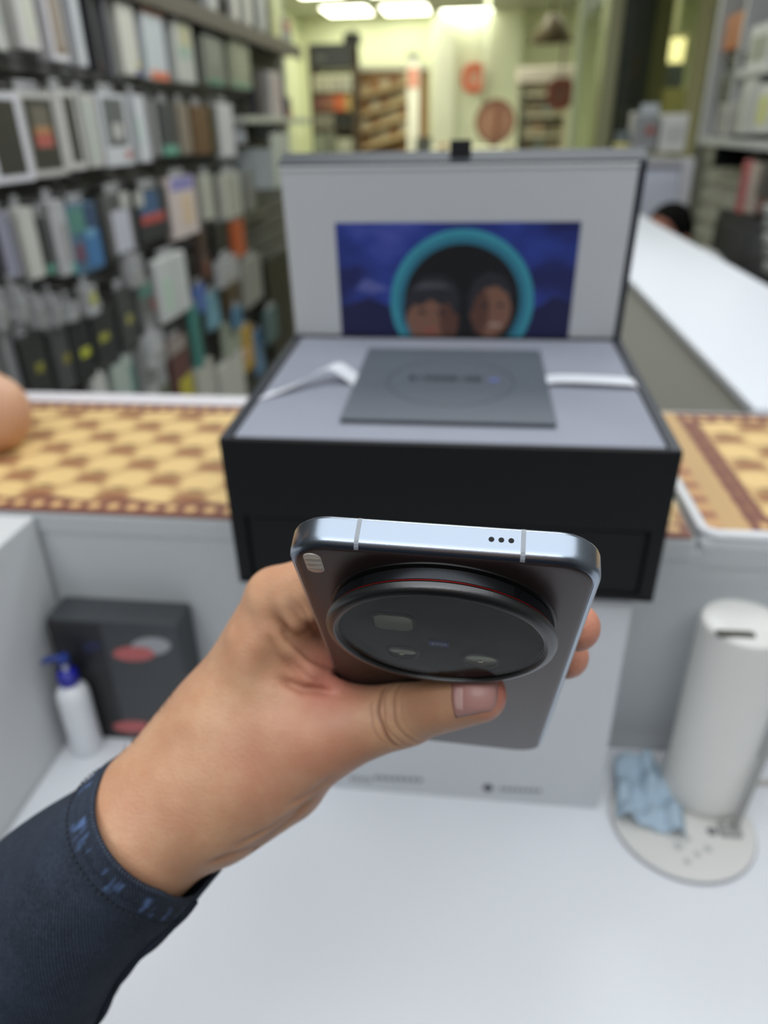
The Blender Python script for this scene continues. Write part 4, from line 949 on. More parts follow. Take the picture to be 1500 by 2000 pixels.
def legs(P):
    d = None
    for sg in (-.1, .1):
        e = rcone(P, (hx + .10, hy + .06 + sg, hz - .66), (hx + .12, hy + .04 + sg, .45), .085, .070); e = smin(e, rcone(P, (hx + .12, hy + .04 + sg, .45), (hx + .10, hy + .06 + sg, .06), .065, .045), .02); d = e if d is None else smin(d, e, .02)
    return np.maximum(d, .002 - P[..., 2])
add_sdf('trousers', legs, (hx - .06, hy - .2, -.01), (hx + .26, hy + .32, hz - .56), .012, mat('dark_trousers', (44, 46, 54), .8))

# ------------------------------------------------------------------ left wall: phone cases and accessories hanging in rows
XF = -.90
HOOK = mat('steel_hook', (150, 150, 150), .3, metal=.9)
CLR = bpy.data.materials.new('clear_plastic'); CLR.use_nodes = True; nt = CLR.node_tree; b = nt.nodes['Principled BSDF']
b.inputs['Base Color'].default_value = (.75, .76, .78, 1); b.inputs['Roughness'].default_value = .12; b.inputs['Alpha'].default_value = .38; b.inputs['Specular IOR Level'].default_value = 1.0
nz = nt.nodes.new('ShaderNodeTexNoise'); nz.inputs['Scale'].default_value = 55; bp = nt.nodes.new('ShaderNodeBump'); bp.inputs['Strength'].default_value = .8; bp.inputs['Distance'].default_value = .01
tc = nt.nodes.new('ShaderNodeTexCoord'); nt.links.new(tc.outputs['Object'], nz.inputs['Vector']); nt.links.new(nz.outputs['Fac'], bp.inputs['Height']); nt.links.new(bp.outputs[0], b.inputs['Normal'])
def package(xL, xR, yt, yb, col, name, label, deco=(), t=.03, cat='package', round_=.002, side=None, tab=True, X=XF, clear=False, zb=None):
    xm = (xL + xR) / 2
    Y0 = on_x(xL, yb, X - t)[1]; Y1 = on_x(xR, yb - (xR - xL) * .12, X)[1]; z0 = on_x(xm, yb, X)[2]; z1 = on_x(xm, yt, X)[2]
    if zb is not None: z0 = zb
    if Y1 - Y0 < .02: Y1 = Y0 + .02
    W_, H_ = Y1 - Y0, z1 - z0
    o = thing(name, label, cat, (X - t, Y0, z0), 'goods hanging on the left wall')
    obj('body', bx(0, t, 0, W_, 0, H_, round_), CLR if clear else cmat(col), o)
    for nm, u0, u1, v0, v1, c in deco:
        k = sum(1 for q in deco[:deco.index((nm, u0, u1, v0, v1, c))])
        obj(nm, bx(t - .002, t + .0008 + .0004 * k, u0 * W_, u1 * W_, v0 * H_, v1 * H_, .0006, 1), cmat(c, .4), o)
    if tab:
        obj('hang_tab', bx(t * .4, t * .4 + .0015, W_ * .25, W_ * .75, H_, H_ + .022, .001, 1), CLR, o)
        obj('hook', tube([(-.055 - (X - XF), W_ / 2, H_ + .012), (t + .02, W_ / 2, H_ + .012), (t + .024, W_ / 2, H_ + .018)], .0022, 6), HOOK, o)
    return o
WF = ('window', .16, .84, .09, .93, (58, 57, 50))
R1, R2, R3, R4, R5 = 'in the second left-wall row', 'in the third left-wall row', 'in the fourth left-wall row', 'in the fifth left-wall row', 'in the lowest visible left-wall row'
P_ = package
ZL = on_x(535, 229, -.9)[2]; ZH = on_x(500, 63, -.9)[2]
# top visible shelf row
P_(392, 425, -40, 18, (190, 190, 190), 'accessory_box', 'small white box whose rounded base shows at the top edge, left of the pale boxes', t=.03, zb=ZH, tab=False)
P_(448, 470, -60, 50, (206, 203, 197), 'accessory_box', 'cream box on the dark high shelf, left of its ivory neighbour', zb=ZH, tab=False, t=.02)
P_(472, 494, -60, 55, (198, 196, 190), 'accessory_box', 'ivory box on the dark high shelf, between cream and grey boxes', zb=ZH, tab=False, t=.02)
P_(496, 522, -50, 60, (152, 153, 154), 'accessory_box', 'grey box on the dark high shelf, right of the ivory one', zb=ZH, tab=False, t=.02)
P_(526, 548, -20, 42, (214, 216, 160), 'accessory_box', 'pale yellow glossy box at the far end of the high shelf', zb=ZH, tab=False, t=.02)
P_(549, 570, 40, 88, (178, 178, 174), 'accessory_box', 'small white box with a red top and navy corner at the far wall end', (('red_band', 0, 1, .6, .98, (170, 80, 70)), ('navy_band', .5, 1, .25, .6, (60, 62, 92))), t=.02)
# second row
P_(-34, 16, -60, 96, (196, 196, 190), 'phone_case_box', 'off-white case box cut by the top left corner of the frame', (('print', .2, .8, .3, .8, (180, 190, 180)),), t=.03)
P_(14, 80, -60, 94, (208, 206, 203), 'phone_case_box', 'plain cream-white case box above the dark shelf gap', (('print', .3, .9, .1, .9, (204, 204, 190)),), t=.035)
P_(76, 136, -60, 118, (212, 210, 214), 'phone_case_box', 'white case box with a brown patterned centre ' + R1, (('window', .22, .9, .08, .95, (128, 104, 80)), ('phone_case', .38, .74, .14, .9, (160, 150, 140))), t=.035)
P_(134, 172, -60, 128, (206, 208, 212), 'phone_case_box', 'plain pale blue-white case box ' + R1, (('print', .2, .7, .2, .8, (196, 202, 206)),), t=.03)
P_(172, 200, -40, 140, (58, 60, 64), 'phone_case_box', 'black case box with a dark red foot ' + R1, (('foot', .1, .9, 0, .12, (70, 50, 50)),), t=.03)
P_(200, 232, -30, 150, (104, 105, 109), 'phone_case_box', 'mid-grey ribbed case box ' + R1, (('rib', .15, .3, .02, .98, (86, 87, 90)), ('rib', .5, .65, .02, .98, (88, 89, 92))), t=.03)
P_(230, 276, 6, 146, (206, 204, 194), 'phone_case_box', 'tall cream box with yellow and violet corners ' + R1, (('yellow_mark', .8, 1, .1, .2, (196, 188, 120)), ('violet_mark', .7, 1, 0, .09, (74, 64, 130))), t=.022)
P_(278, 334, 22, 156, (196, 202, 206), 'phone_case_box', 'white box with orange head and foot ' + R1, (('orange_band', 0, 1, .92, 1, (176, 100, 76)), ('orange_band', .1, .9, 0, .13, (216, 120, 92)), ('navy_edge', .9, 1, 0, .9, (70, 82, 100))), t=.022)
P_(336, 384, 44, 161, (190, 192, 186), 'phone_case_box', 'white box with faint yellow-green print ' + R1, (('yellow_print', .3, .9, .6, .95, (190, 186, 150)), ('green_print', .2, .8, .4, .6, (160, 182, 170))), t=.022)
P_(392, 442, 74, 166, (122, 126, 116), 'phone_case_pack', 'grey-green case pack with a teal foot ' + R1, (('teal_foot', .1, .9, 0, .14, (80, 130, 112)), ('print', .3, .6, .4, .9, (140, 144, 136))), t=.022)
P_(444, 492, 82, 172, (140, 144, 124), 'phone_case_pack', 'pale olive case pack with a teal base ' + R1, (('teal_foot', .0, .9, 0, .13, (112, 150, 128)), ('strip', .4, .7, .2, .95, (158, 160, 138))), t=.022)
P_(488, 518, 144, 196, (42, 40, 54), 'accessory_box', 'blackish navy box standing on the white ledge', zb=ZL, tab=False, t=.03)
P_(518, 553, 140, 228, (172, 166, 168), 'accessory_box', 'pinkish white box standing on the white ledge', (('pink_strip', .5, .8, .05, .95, (182, 160, 168)),), zb=ZL, tab=False, t=.03)
P_(554, 570, 190, 226, (62, 54, 78), 'accessory_box', 'small violet box with a red corner at the ledge end', (('red_corner', .3, 1, 0, .4, (150, 60, 56)),), zb=ZL, tab=False, t=.015)
# third row
P_(-52, 70, 182, 360, (210, 210, 216), 'framed_case_box', 'white framed box with a dark window, nearest ' + R2, (WF,), t=.045)
P_(34, 138, 182, 347, (188, 186, 182), 'framed_case_box', 'white framed box with a pink and orange window ' + R2, (WF, ('phone_case', .3, .7, .35, .85, (110, 104, 92)), ('pink_print', .3, .7, .36, .52, (178, 96, 86)), ('orange_print', .3, .7, .52, .60, (176, 130, 90))), t=.03, X=-.905)
P_(108, 172, 176, 334, (196, 194, 190), 'framed_case_box', 'narrow white framed box with a black slot window ' + R2, (('window', .3, .82, .1, .92, (54, 54, 48)),), t=.035)
P_(156, 206, 184, 328, (190, 190, 184), 'phone_case_box', 'plain greenish white case box ' + R2, (('print', .2, .6, .1, .9, (178, 188, 178)),), t=.03)
P_(196, 264, 184, 325, (202, 204, 208), 'phone_case_box', 'white case box with grey panel and red dot ' + R2, (('grey_panel', .12, .85, .28, .94, (98, 101, 102)), ('pale_disc', .35, .7, .38, .6, (186, 186, 182)), ('red_dot', .7, .9, .1, .2, (176, 90, 86))), t=.022)
P_(254, 298, 186, 318, (206, 207, 212), 'phone_case_box', 'tall bright white box with a mint strip ' + R2, (('mint_strip', .05, .3, .25, .7, (170, 200, 186)),), t=.035)
P_(296, 316, 196, 306, (150, 150, 148), 'phone_case_box', 'slim grey case box ' + R2, t=.02)
P_(310, 350, 200, 304, (58, 62, 68), 'phone_case_box', 'charcoal case box with a bright teal foot ' + R2, (('teal_foot', 0, 1, 0, .19, (96, 156, 136)),), t=.018)
P_(346, 378, 202, 302, (128, 118, 106), 'phone_case_box', 'taupe case box ' + R2, (('strip', .5, .7, 0, 1, (142, 132, 118)),), t=.018)
P_(374, 414, 206, 303, (98, 70, 44), 'phone_case_box', 'brown leather-like case box ' + R2, (('tan_edge', .9, 1, .04, .96, (128, 98, 62)),), t=.018)
P_(412, 430, 206, 300, (62, 58, 46), 'phone_case_box', 'dark olive slim box ' + R2, t=.015)
P_(424, 462, 203, 308, (204, 204, 206), 'phone_case_box', 'narrow white box at the far end ' + R2, t=.022)
# fourth row
P_(-40, 14, 395, 560, (36, 36, 36), 'phone_case_pack', 'black case pack at the left frame edge ' + R3, t=.03)
P_(2, 48, 412, 546, (150, 150, 166), 'phone_case_pack', 'lilac-grey slim case pack ' + R3, (('edge', .6, .8, .02, .98, (98, 98, 110)),), t=.022)
P_(38, 92, 402, 548, (196, 196, 188), 'phone_case_pack', 'chalk-white case pack ' + R3, t=.03)
P_(84, 112, 420, 536, (56, 60, 58), 'phone_case_pack', 'dark case pack with a teal foot, between two white ones ' + R3, (('teal_foot', 0, 1, 0, .16, (84, 138, 122)),), t=.012)
P_(98, 152, 388, 541, (178, 178, 180), 'phone_case_pack', 'silver-white case pack with a teal corner ' + R3, (('teal_corner', .7, 1, 0, .14, (110, 170, 156)), ('grey_half', .5, 1, .15, .7, (152, 152, 152))), t=.03)
P_(138, 208, 394, 534, (74, 104, 128), 'phone_case_pack', 'multicoloured case pack in teal, blue and plum ' + R3, (('teal_print', .05, .55, .6, .95, (84, 134, 122)), ('navy_print', .55, .95, .6, .98, (52, 74, 104)), ('blue_print', .45, .98, .06, .6, (66, 116, 164)), ('plum_print', .08, .35, .2, .45, (112, 74, 92)), ('sky_print', .5, .8, .5, .62, (110, 158, 186))), t=.018)
P_(206, 272, 374, 498, (92, 92, 90), 'clear_case_pack', 'clear case pack with a pale card showing ' + R3, (('card', .2, .84, .03, .72, (190, 190, 202)), ('dark_label', .2, .6, .76, .96, (84, 84, 84)), ('white_top', .6, .9, .74, .98, (186, 188, 180))), t=.018)
P_(266, 336, 366, 470, (44, 45, 48), 'phone_case_pack', 'black case pack with a slanting red band over blue ' + R3, (('blue_print', .1, .7, .5, .95, (62, 92, 128)), ('red_band', .1, .85, .34, .52, (172, 74, 70)), ('white_print', .0, .25, .7, .98, (176, 176, 170))), t=.015)
P_(328, 392, 344, 464, (206, 192, 188), 'phone_case_pack', 'blush pink case pack with a lavender head ' + R3, (('lavender_head', .1, .95, .78, 1, (138, 134, 188)), ('apricot_print', .4, .8, .2, .7, (212, 188, 160))), t=.022)
P_(392, 426, 340, 430, (178, 178, 166), 'phone_case_pack', 'pale stone case pack with a grey edge ' + R3, (('grey_edge', .75, 1, 0, 1, (112, 114, 110)),), t=.018)
P_(430, 476, 336, 427, (182, 182, 172), 'phone_case_pack', 'ivory ribbed case pack ' + R3, (('rib', .3, .42, .05, .95, (150, 150, 140)), ('rib', .6, .72, .05, .95, (150, 150, 140))), t=.018)
P_(478, 502, 334, 412, (134, 134, 128), 'phone_case_pack', 'mid-grey case pack at the far end ' + R3, t=.016)
P_(386, 414, 446, 548, (62, 44, 38), 'accessory_pack', 'dark brown pack with a rust foot below the pale stone pack', (('rust_foot', .3, .9, 0, .4, (112, 72, 56)),), t=.018)
P_(414, 452, 432, 512, (26, 26, 26), 'accessory_pack', 'black pack left of the orange one', t=.02)
P_(452, 482, 430, 504, (178, 84, 42), 'accessory_pack', 'bright orange pack hanging near the far end of the wall', t=.016)
# fifth row: black packs with yellow dots, clear blisters above them
P_(-30, 20, 640, 785, (124, 124, 122), 'accessory_pack', 'grey pack beside the customer elbow ' + R4, t=.03)
P_(14, 54, 628, 790, (116, 117, 120), 'accessory_pack', 'silver-grey slim pack ' + R4, (('edge', .1, .4, .02, .98, (150, 150, 150)),), t=.02)
YD = lambda u, v, c, r=.17: ('yellow_dot', u - r, u + r, v - .07, v + .07, c)
P_(40, 112, 648, 790, (50, 51, 49), 'accessory_pack', 'black pack with a dull olive-yellow dot, nearest of the dotted packs', (YD(.6, .5, (134, 132, 52)),), t=.03)
P_(98, 154, 636, 770, (74, 75, 75), 'accessory_pack', 'dark grey pack with a mustard dot, second of the dotted packs', (YD(.72, .5, (136, 128, 54), .2),), t=.03)
P_(140, 194, 618, 748, (40, 42, 42), 'accessory_pack', 'black pack with the brightest yellow-green dot', (YD(.6, .46, (184, 188, 56), .24),), t=.02)
P_(182, 240, 600, 722, (46, 48, 47), 'accessory_pack', 'black pack with a lime dot, right of the brightest dot', (YD(.42, .55, (160, 160, 62), .2),), t=.02)
P_(232, 276, 556, 690, (66, 67, 66), 'accessory_pack', 'dark grey pack with a pale olive dot, last of the dotted packs', (YD(.6, .5, (150, 148, 78), .2),), t=.02)
P_(268, 312, 545, 650, (96, 98, 96), 'accessory_pack', 'carded pack with a teal top and red edge ' + R4, (('teal_top', .1, .9, .7, .95, (86, 130, 118)), ('red_edge', .75, 1, .35, .6, (132, 72, 70)), ('dotted_print', .1, .8, .05, .35, (116, 116, 118))), t=.018)
P_(304, 378, 494, 624, (196, 198, 198), 'rounded_pack', 'large rounded white pack with pale green strips ' + R4, (('green_strip', .18, .4, .15, .7, (178, 204, 184)), ('grey_strip', .52, .56, .1, .9, (176, 180, 176))), t=.022, round_=.009)
P_(378, 404, 588, 722, (66, 128, 120), 'accessory_pack', 'tall teal pack below the rounded white one', (('edge', .6, .9, 0, 1, (52, 104, 96)),), t=.015)
P_(380, 406, 556, 612, (76, 104, 168), 'accessory_pack', 'small royal blue pack above the teal one', t=.012)
P_(404, 434, 568, 642, (116, 162, 178), 'accessory_pack', 'small sky blue pack ' + R4, t=.012)
P_(436, 472, 536, 622, (84, 66, 42), 'accessory_pack', 'bronze brown oval-looking pack ' + R4, (('dark_centre', .3, .7, .1, .6, (52, 38, 22)),), t=.016)
P_(472, 516, 502, 596, (140, 140, 134), 'accessory_pack', 'pale grey leaning pack next to the gift box lid', t=.016)
P_(522, 578, 490, 690, (12, 12, 12), 'black_bag', 'tall black bag right beside the gift box lid', t=.03, tab=False, cat='bag')
# lowest visible row
P_(172, 222, 722, 812, (196, 196, 192), 'rounded_pack', 'rounded white pack just above the counter strip ' + R5, t=.03, round_=.01)
P_(218, 276, 694, 812, (172, 184, 176), 'accessory_pack', 'pale mint pack ' + R5, (('teal_strip', .8, 1, .1, .8, (100, 140, 132)),), t=.025)
P_(274, 338, 660, 806, (150, 152, 152), 'accessory_pack', 'crumpled silver-grey pack ' + R5, (('print', .2, .5, .1, .4, (186, 186, 184)), ('olive_print', .6, 1, .0, .3, (96, 104, 82))), t=.022, round_=.004)
P_(334, 384, 652, 800, (94, 60, 56), 'accessory_pack', 'maroon pack with a yellow foot ' + R5, (('yellow_foot', .3, 1, .0, .42, (186, 174, 56)), ('pale_head', 0, .9, .82, 1, (150, 140, 134))), t=.022)
P_(384, 428, 704, 806, (190, 188, 178), 'accessory_pack', 'warm white pack right of the maroon one ' + R5, t=.022)
P_(428, 486, 694, 806, (196, 196, 188), 'accessory_pack', 'larger ivory pack nearest the gift box ' + R5, t=.022)
P_(434, 474, 622, 690, (160, 168, 150), 'accessory_pack', 'pale sage pack above the ivory one', t=.016)
P_(474, 500, 634, 724, (184, 148, 64), 'accessory_pack', 'amber yellow pack beside the slim blue one', (('peach_corner', 0, .5, .3, .6, (210, 166, 130)),), t=.014)
P_(500, 520, 640, 732, (98, 136, 172), 'accessory_pack', 'slim denim blue pack beside the amber one', t=.012)
P_(452, 476, 600, 640, (72, 116, 146), 'accessory_pack', 'small steel blue pack between bronze and sage packs', t=.012, X=-.872)
P_(516, 546, 600, 668, (72, 100, 104), 'accessory_pack', 'dark petrol pack hanging before the black bag', t=.012, X=-.868)
# clear blister packs hanging over the fifth row
for i, (x0, x1, y0, y1, lab) in enumerate(((-20, 26, 560, 652, 'nearest clear blister pack above the grey packs'), (20, 62, 556, 636, 'clear blister pack above the silver-grey slim pack'), (58, 96, 572, 648, 'clear blister pack above the olive-dotted pack'),
        (92, 130, 574, 644, 'clear blister pack above the mustard-dotted pack'), (120, 160, 590, 634, 'low clear blister pack above the brightest dot'), (156, 200, 556, 622, 'clear blister pack with a lime tag right of the brightest dot'), (242, 288, 498, 566, 'most glittering clear blister pack left of the rounded white pack'),
        (284, 330, 650, 720, 'clear blister pack between the mint and maroon packs'), (420, 470, 505, 560, 'clear blister pack under the black and orange packs'))):
    dec = (('lime_tag', .2, .8, .35, .75, (176, 178, 92)),) if 'lime' in lab else (('paper_insert', .2, .8, .1, .5, (150, 150, 146)),)
    P_(x0, x1, y0, y1, (180, 180, 180), 'blister_pack', lab, dec, t=.03, round_=.006, clear=True, X=-.885 if i < 7 else -.855)
# shelf boards on the left wall
z_ = on_x(500, 63, -.9)[2]
sh = thing('wall_shelf', 'dark high shelf board on the left wall carrying the pale boxes', 'shelf', (-.985, 1.9, z_ - .001))
obj('board', bx(0, .10, 0, 2.2, -.03, 0, .002), DARKR, sh); obj('shelf_lip', bx(.10, .106, 0, 2.2, -.045, .008, .001), mat('brown_shelf_lip', (74, 64, 54), .5), sh)
z_ = on_x(535, 229, -.9)[2]
sh = thing('wall_shelf', 'pale ledge at the far end of the left wall with small boxes on it', 'shelf', (-.985, 2.98, z_ - .001))
obj('board', bx(0, .13, 0, 1.15, -.022, 0, .002), mat('pale_ledge', (182, 184, 172), .5), sh); obj('bracket', bx(0, .10, .03, .05, -.09, -.022), GREYP, sh); obj('bracket', bx(0, .10, .57, .59, -.09, -.022), GREYP, sh)
# long dark hook rails between the rows
for y, x, lab in ((118, 100, 'dark hook rail under the top white case boxes of the left wall'), (172, 380, 'dark hook rail over the framed case boxes of the left wall'), (372, 160, 'dark hook rail under the framed case boxes of the left wall'), (570, 160, 'dark hook rail over the yellow-dotted packs of the left wall')):
    z_ = on_x(x, y, -.95)[2]
    r_ = thing('hook_rail', lab, 'rail', (-.987, -.4, z_)); obj('rail_bar', bx(0, .012, 0, 3.98, -.012, .012, .002), DARKR, r_)
    obj('price_strip', bx(.012, .015, 0, 3.98, -.006, .008, .001, 1), mat('grey_price_strip', (112, 112, 110), .35), r_)
# clear tray at the wall end
p_ = on_x(520, 370, -.86)
tr_ = thing('clear_display_tray', 'cloudy clear plastic display tray jutting out at the far wall end', 'tray', (p_[0] - .12, p_[1] - .02, p_[2]))
obj('tray_shell', bx(0, .16, 0, .30, 0, .004, .001, 1), mat('cloudy_plastic', (176, 184, 184), .25), tr_); obj('tray_front', bx(.157, .16, 0, .30, 0, .20, .001, 1, M=Matrix.Shear('XY', 4, (0, 0))), mat('cloudy_plastic', (176, 184, 184), .25), tr_); obj('tray_end', bx(0, .16, 0, .003, 0, .15, .001, 1), mat('cloudy_plastic', (176, 184, 184), .25), tr_)

# ------------------------------------------------------------------ back of the shop
def pbox(Y, x0, x1, y0, y1):
    """real extents at depth Y of something seen between those columns and rows"""
    a = on_y(x0, (y0 + y1) / 2, Y); b_ = on_y(x1, (y0 + y1) / 2, Y); c = on_y((x0 + x1) / 2, y0, Y); d = on_y((x0 + x1) / 2, y1, Y)
    return a[0], b_[0], d[2], c[2]
# dark product rack
Yr = 7.2
x0, x1, z0, z1 = pbox(Yr, 606, 694, 84, 300)
rk = thing('product_rack', 'dark product rack full of small goods at the back left of the shop', 'rack', (x0, Yr, 0))
Wr = x1 - x0; DKW = mat('dark_brown_wood', (74, 60, 46), .55, var=.15, vscale=8)
obj('back_board', bx(0, Wr, .27, .30, 0, z1 - .3), DKW, rk); obj('side', bx(0, .025, 0, .30, 0, z1 - .02), DKW, rk); obj('side', bx(Wr - .025, Wr, 0, .30, 0, z1 - .02), DKW, rk)
zz = [pbox(Yr, 606, 694, y, y + 1)[3] for y in (136, 180, 218, 252, 300)]
for z in zz: obj('shelf', bx(.025, Wr - .025, 0, .27, z - .02, z, .002, 1), DKW, rk)
for y in (.6, .2): obj('shelf', bx(.025, Wr - .025, 0, .27, y - .02, y), DKW, rk)
hb_ = bx(0, Wr, .02, .29, zz[0] + .02, z1, .004); hd = obj('header_box', hb_, mat('charcoal_header', (66, 66, 70), .5), rk)
obj('header_panel', bx(.06, Wr * .36, .012, .022, zz[0] + .07, z1 - .09, .002, 1), mat('grey_header_print', (112, 108, 108), .5), rk)
def goods(Y, x0, x1, y0, y1, col, name, label, dep=.12, cat='package', group='goods on the rack at the back', deco=()):
    a, b_, c, d = pbox(Y, x0, x1, y0, y1); o = thing(name, label, cat, (a, Y, c), group)
    obj('carton', bx(0, b_ - a, 0, dep, 0, d - c, .004, 1), cmat(col), o); obj('front_label', bx((b_ - a) * .15, (b_ - a) * .85, -.002, .001, (d - c) * .25, (d - c) * .7, .001, 1), cmat(tuple(min(255, int(v * .8 + 20)) for v in col)), o)
    return o
pale = ((206, 200, 176), (198, 190, 168), (212, 206, 184), (190, 184, 164), (204, 198, 180), (196, 192, 172))
for i in range(6):
    goods(Yr, 612 + i * 13, 623 + i * 13, 146 + (i % 2) * 4, 179, pale[i], 'pale_carton', f'pale carton, {["first", "second", "third", "fourth", "fifth", "sixth"][i]} from the left on the top rack shelf')
goods(Yr, 614, 634, 188, 216, (120, 72, 62), 'rack_carton', 'dull red carton on the middle rack shelf'); goods(Yr, 635, 652, 186, 216, (146, 92, 70), 'rack_carton', 'brown-red carton on the middle rack shelf')
goods(Yr, 653, 672, 186, 216, (206, 96, 52), 'rack_carton', 'bright orange carton on the middle rack shelf'); goods(Yr, 673, 686, 186, 216, (190, 156, 92), 'rack_carton', 'ochre carton on the middle rack shelf')
goods(Yr, 612, 652, 222, 251, (122, 116, 102), 'rack_carton', 'grey-brown carton on the third rack shelf'); goods(Yr, 655, 688, 224, 251, (20, 20, 20), 'rack_carton', 'black carton on the third rack shelf')
goods(Yr, 612, 630, 262, 299, (140, 146, 126), 'rack_carton', 'sage carton on the fourth rack shelf'); goods(Yr, 632, 656, 258, 299, (110, 112, 96), 'rack_carton', 'moss grey carton on the fourth rack shelf'); goods(Yr, 658, 688, 270, 299, (168, 166, 146), 'rack_carton', 'pale beige carton on the fourth rack shelf')
a, b_, c, d = pbox(Yr, 668, 698, 60, 86); o = thing('black_camera_case', 'small black case standing on top of the dark rack', 'case', (a, Yr + .05, z1 + .0005))
obj('case_body', bx(0, b_ - a, 0, .2, 0, (d - c) * .8, .015), mat('dull_black', (34, 33, 32), .6), o); obj('case_handle', tube([((b_ - a) * .3, .1, (d - c) * .8), ((b_ - a) * .32, .1, (d - c) * 1.05), ((b_ - a) * .68, .1, (d - c) * 1.05), ((b_ - a) * .7, .1, (d - c) * .8)], .008, 8), mat('dull_black', (34, 33, 32), .6), o, True)
# brown slat display with slanting ledges
Yb = 7.6
x0, x1, z0, z1 = pbox(Yb, 694, 836, 137, 300)
bd_ = thing('slat_display', 'brown wall display with pale slanting ledges at the back of the shop', 'display', (x0, Yb, 0)); Wb = x1 - x0
BR = mat('brown_display_board', (142, 106, 62), .6, var=.12, vscale=6)
obj('board', bx(0, Wb, .1, .14, 0, z1), BR, bd_); obj('top_trim', bx(0, Wb, .06, .14, z1, z1 + .05, .004), mat('cream_trim', (222, 222, 200), .5), bd_); obj('side_post', bx(-.03, 0, .04, .14, 0, z1), DKW, bd_)
LEDGE = mat('pale_ledge_wood', (196, 168, 122), .5)
for i, (ya, yb) in enumerate(((186, 156), (222, 190), (254, 222), (288, 256))):
    p, q = on_y(700, ya, Yb), on_y(800, yb, Yb)
    V = [(p[0] - x0, .098, p[2]), (q[0] - x0, .098, q[2]), (q[0] - x0, .098, q[2] - .035), (p[0] - x0, .098, p[2] - .035)]; V += [(x, -.06, z) for x, y, z in V]
    lg = obj('slanting_ledge', (V, [(0, 1, 2, 3), (7, 6, 5, 4), (0, 4, 5, 1), (1, 5, 6, 2), (2, 6, 7, 3), (3, 7, 4, 0)]), LEDGE, bd_)
    for k in range(5):
        t = .06 + k * .19; X = p[0] - x0 + (q[0] - p[0]) * t; Z = p[2] + (q[2] - p[2]) * t
        obj('boxed_case', bx(X, X + .07, .0, .06, Z + .002, Z + .075 + .02 * ((k + i) % 2), .004, 1), cmat(((176, 160, 130), (150, 110, 70), (190, 178, 150), (128, 92, 58), (164, 146, 112))[(k + i) % 5]), lg)
# white sign stand with a red panel
Ys = 6.6
x0, x1, z0, z1 = pbox(Ys, 796, 818, 112, 300)
sg = thing('sign_stand', 'narrow white upright sign stand with a red panel before the brown display', 'sign', ((x0 + x1) / 2, Ys, 0)); ws = (x1 - x0) / 2
obj('upright', bx(-ws, ws, 0, .03, .02, z1, .004), mat('stand_white', (226, 222, 204), .5), sg); obj('foot', bx(-.055, .055, -.05, .10, 0, .02, .006), GREYP, sg)
pz = [pbox(Ys, 796, 818, y, y + 1)[3] for y in (132, 172)]
obj('red_panel', bx(-ws * .8, ws * .8, -.004, .001, pz[1], pz[0], .001, 1), mat('faded_red_panel', (206, 132, 110), .5), sg); obj('top_clip', bx(-ws * 1.1, ws * 1.1, -.02, .04, z1, z1 + .03, .004), mat('grey_clip', (140, 142, 130), .4), sg)
a, b_, c, d = pbox(6.35, 818, 836, 268, 302); o = thing('waste_bin', 'small dark bin right of the white sign stand', 'bin', ((a + b_) / 2, 6.35, 0))
obj('bin_body', lathe([(.0001, 0), (.05, 0), (.062, d), (.056, d), (.045, .02), (.0001, .02)], 24), mat('dark_grey_bin', (70, 72, 70), .5), o, 'auto')
# red rounded-square sign on the white wall, wall return it hangs on
struct('trim_2', bx(on_y(842, 150, 9.38)[0], on_y(1016, 150, 9.38)[0], 9.38, 9.5, 0, ZC, .003), mat('bright_cream_wall', (236, 240, 216), .7))
def ring_sign(Y, x0, x1, y0, y1, col, col2, label, solid=False):
    a, b_, c, d = pbox(Y, x0, x1, y0, y1); w_, h_ = b_ - a, d - c; o = thing('round_cornered_sign', label, 'sign', ((a + b_) / 2, Y, (c + d) / 2))
    k = 10; O = outline(w_, h_, min(w_, h_) * .38, k); I = outline(w_ * .52, h_ * .5, min(w_, h_) * .16, k); n = len(O)
    V = [(x, 0, z) for x, z in O] + [(x, 0, z) for x, z in I] + [(x, -.03, z) for x, z in O] + [(x, -.03, z) for x, z in I]
    Fc = []
    for i in range(n):
        j = (i + 1) % n; Fc += [(2 * n + i, 2 * n + j, 3 * n + j, 3 * n + i), (i, j, 2 * n + j, 2 * n + i), (n + i, 3 * n + i, 3 * n + j, n + j), (i, n + i, n + j, j)]
    obj('sign_ring', (V, Fc), mat('sign_' + col2, col, .45), o); obj('sign_centre', ([(x, -.012, z) for x, z in I] + [(x, 0, z) for x, z in I], [tuple(range(n)), tuple(range(n, 2 * n))[::-1]] + [(i, n + i, n + (i + 1) % n, (i + 1) % n) for i in range(n)]), mat('sign_centre_' + col2, (236, 206, 184) if col2 == 'red' else (140, 92, 76), .5), o)
    if col2 == 'red': obj('sign_bar', bx(-w_ * .06, w_ * .2, -.034, -.010, -h_ * .05, h_ * .06, .004, 1), mat('sign_' + col2, col, .45), o)
    return o
ring_sign(9.34, 903, 950, 124, 180, (226, 104, 72), 'red', 'red rounded-square sign with a pale centre on the bright back wall')
# hanging rod
p_ = on_y(951, 60, 6.4)
o = thing('hanging_rod', 'thin pale rod hanging from the ceiling right of the red sign', 'rod', (p_[0], 6.4, ZC))
obj('rod', tube([(0, 0, 0), (0, 0, -1.15)], .016, 10), mat('pale_green_rod', (190, 194, 168), .4), o, True); obj('ceiling_cup', lathe([(.0001, 0), (.05, 0), (.04, -.05), (.0001, -.055)], 20), mat('dark_cup', (70, 70, 60), .5), o, True)
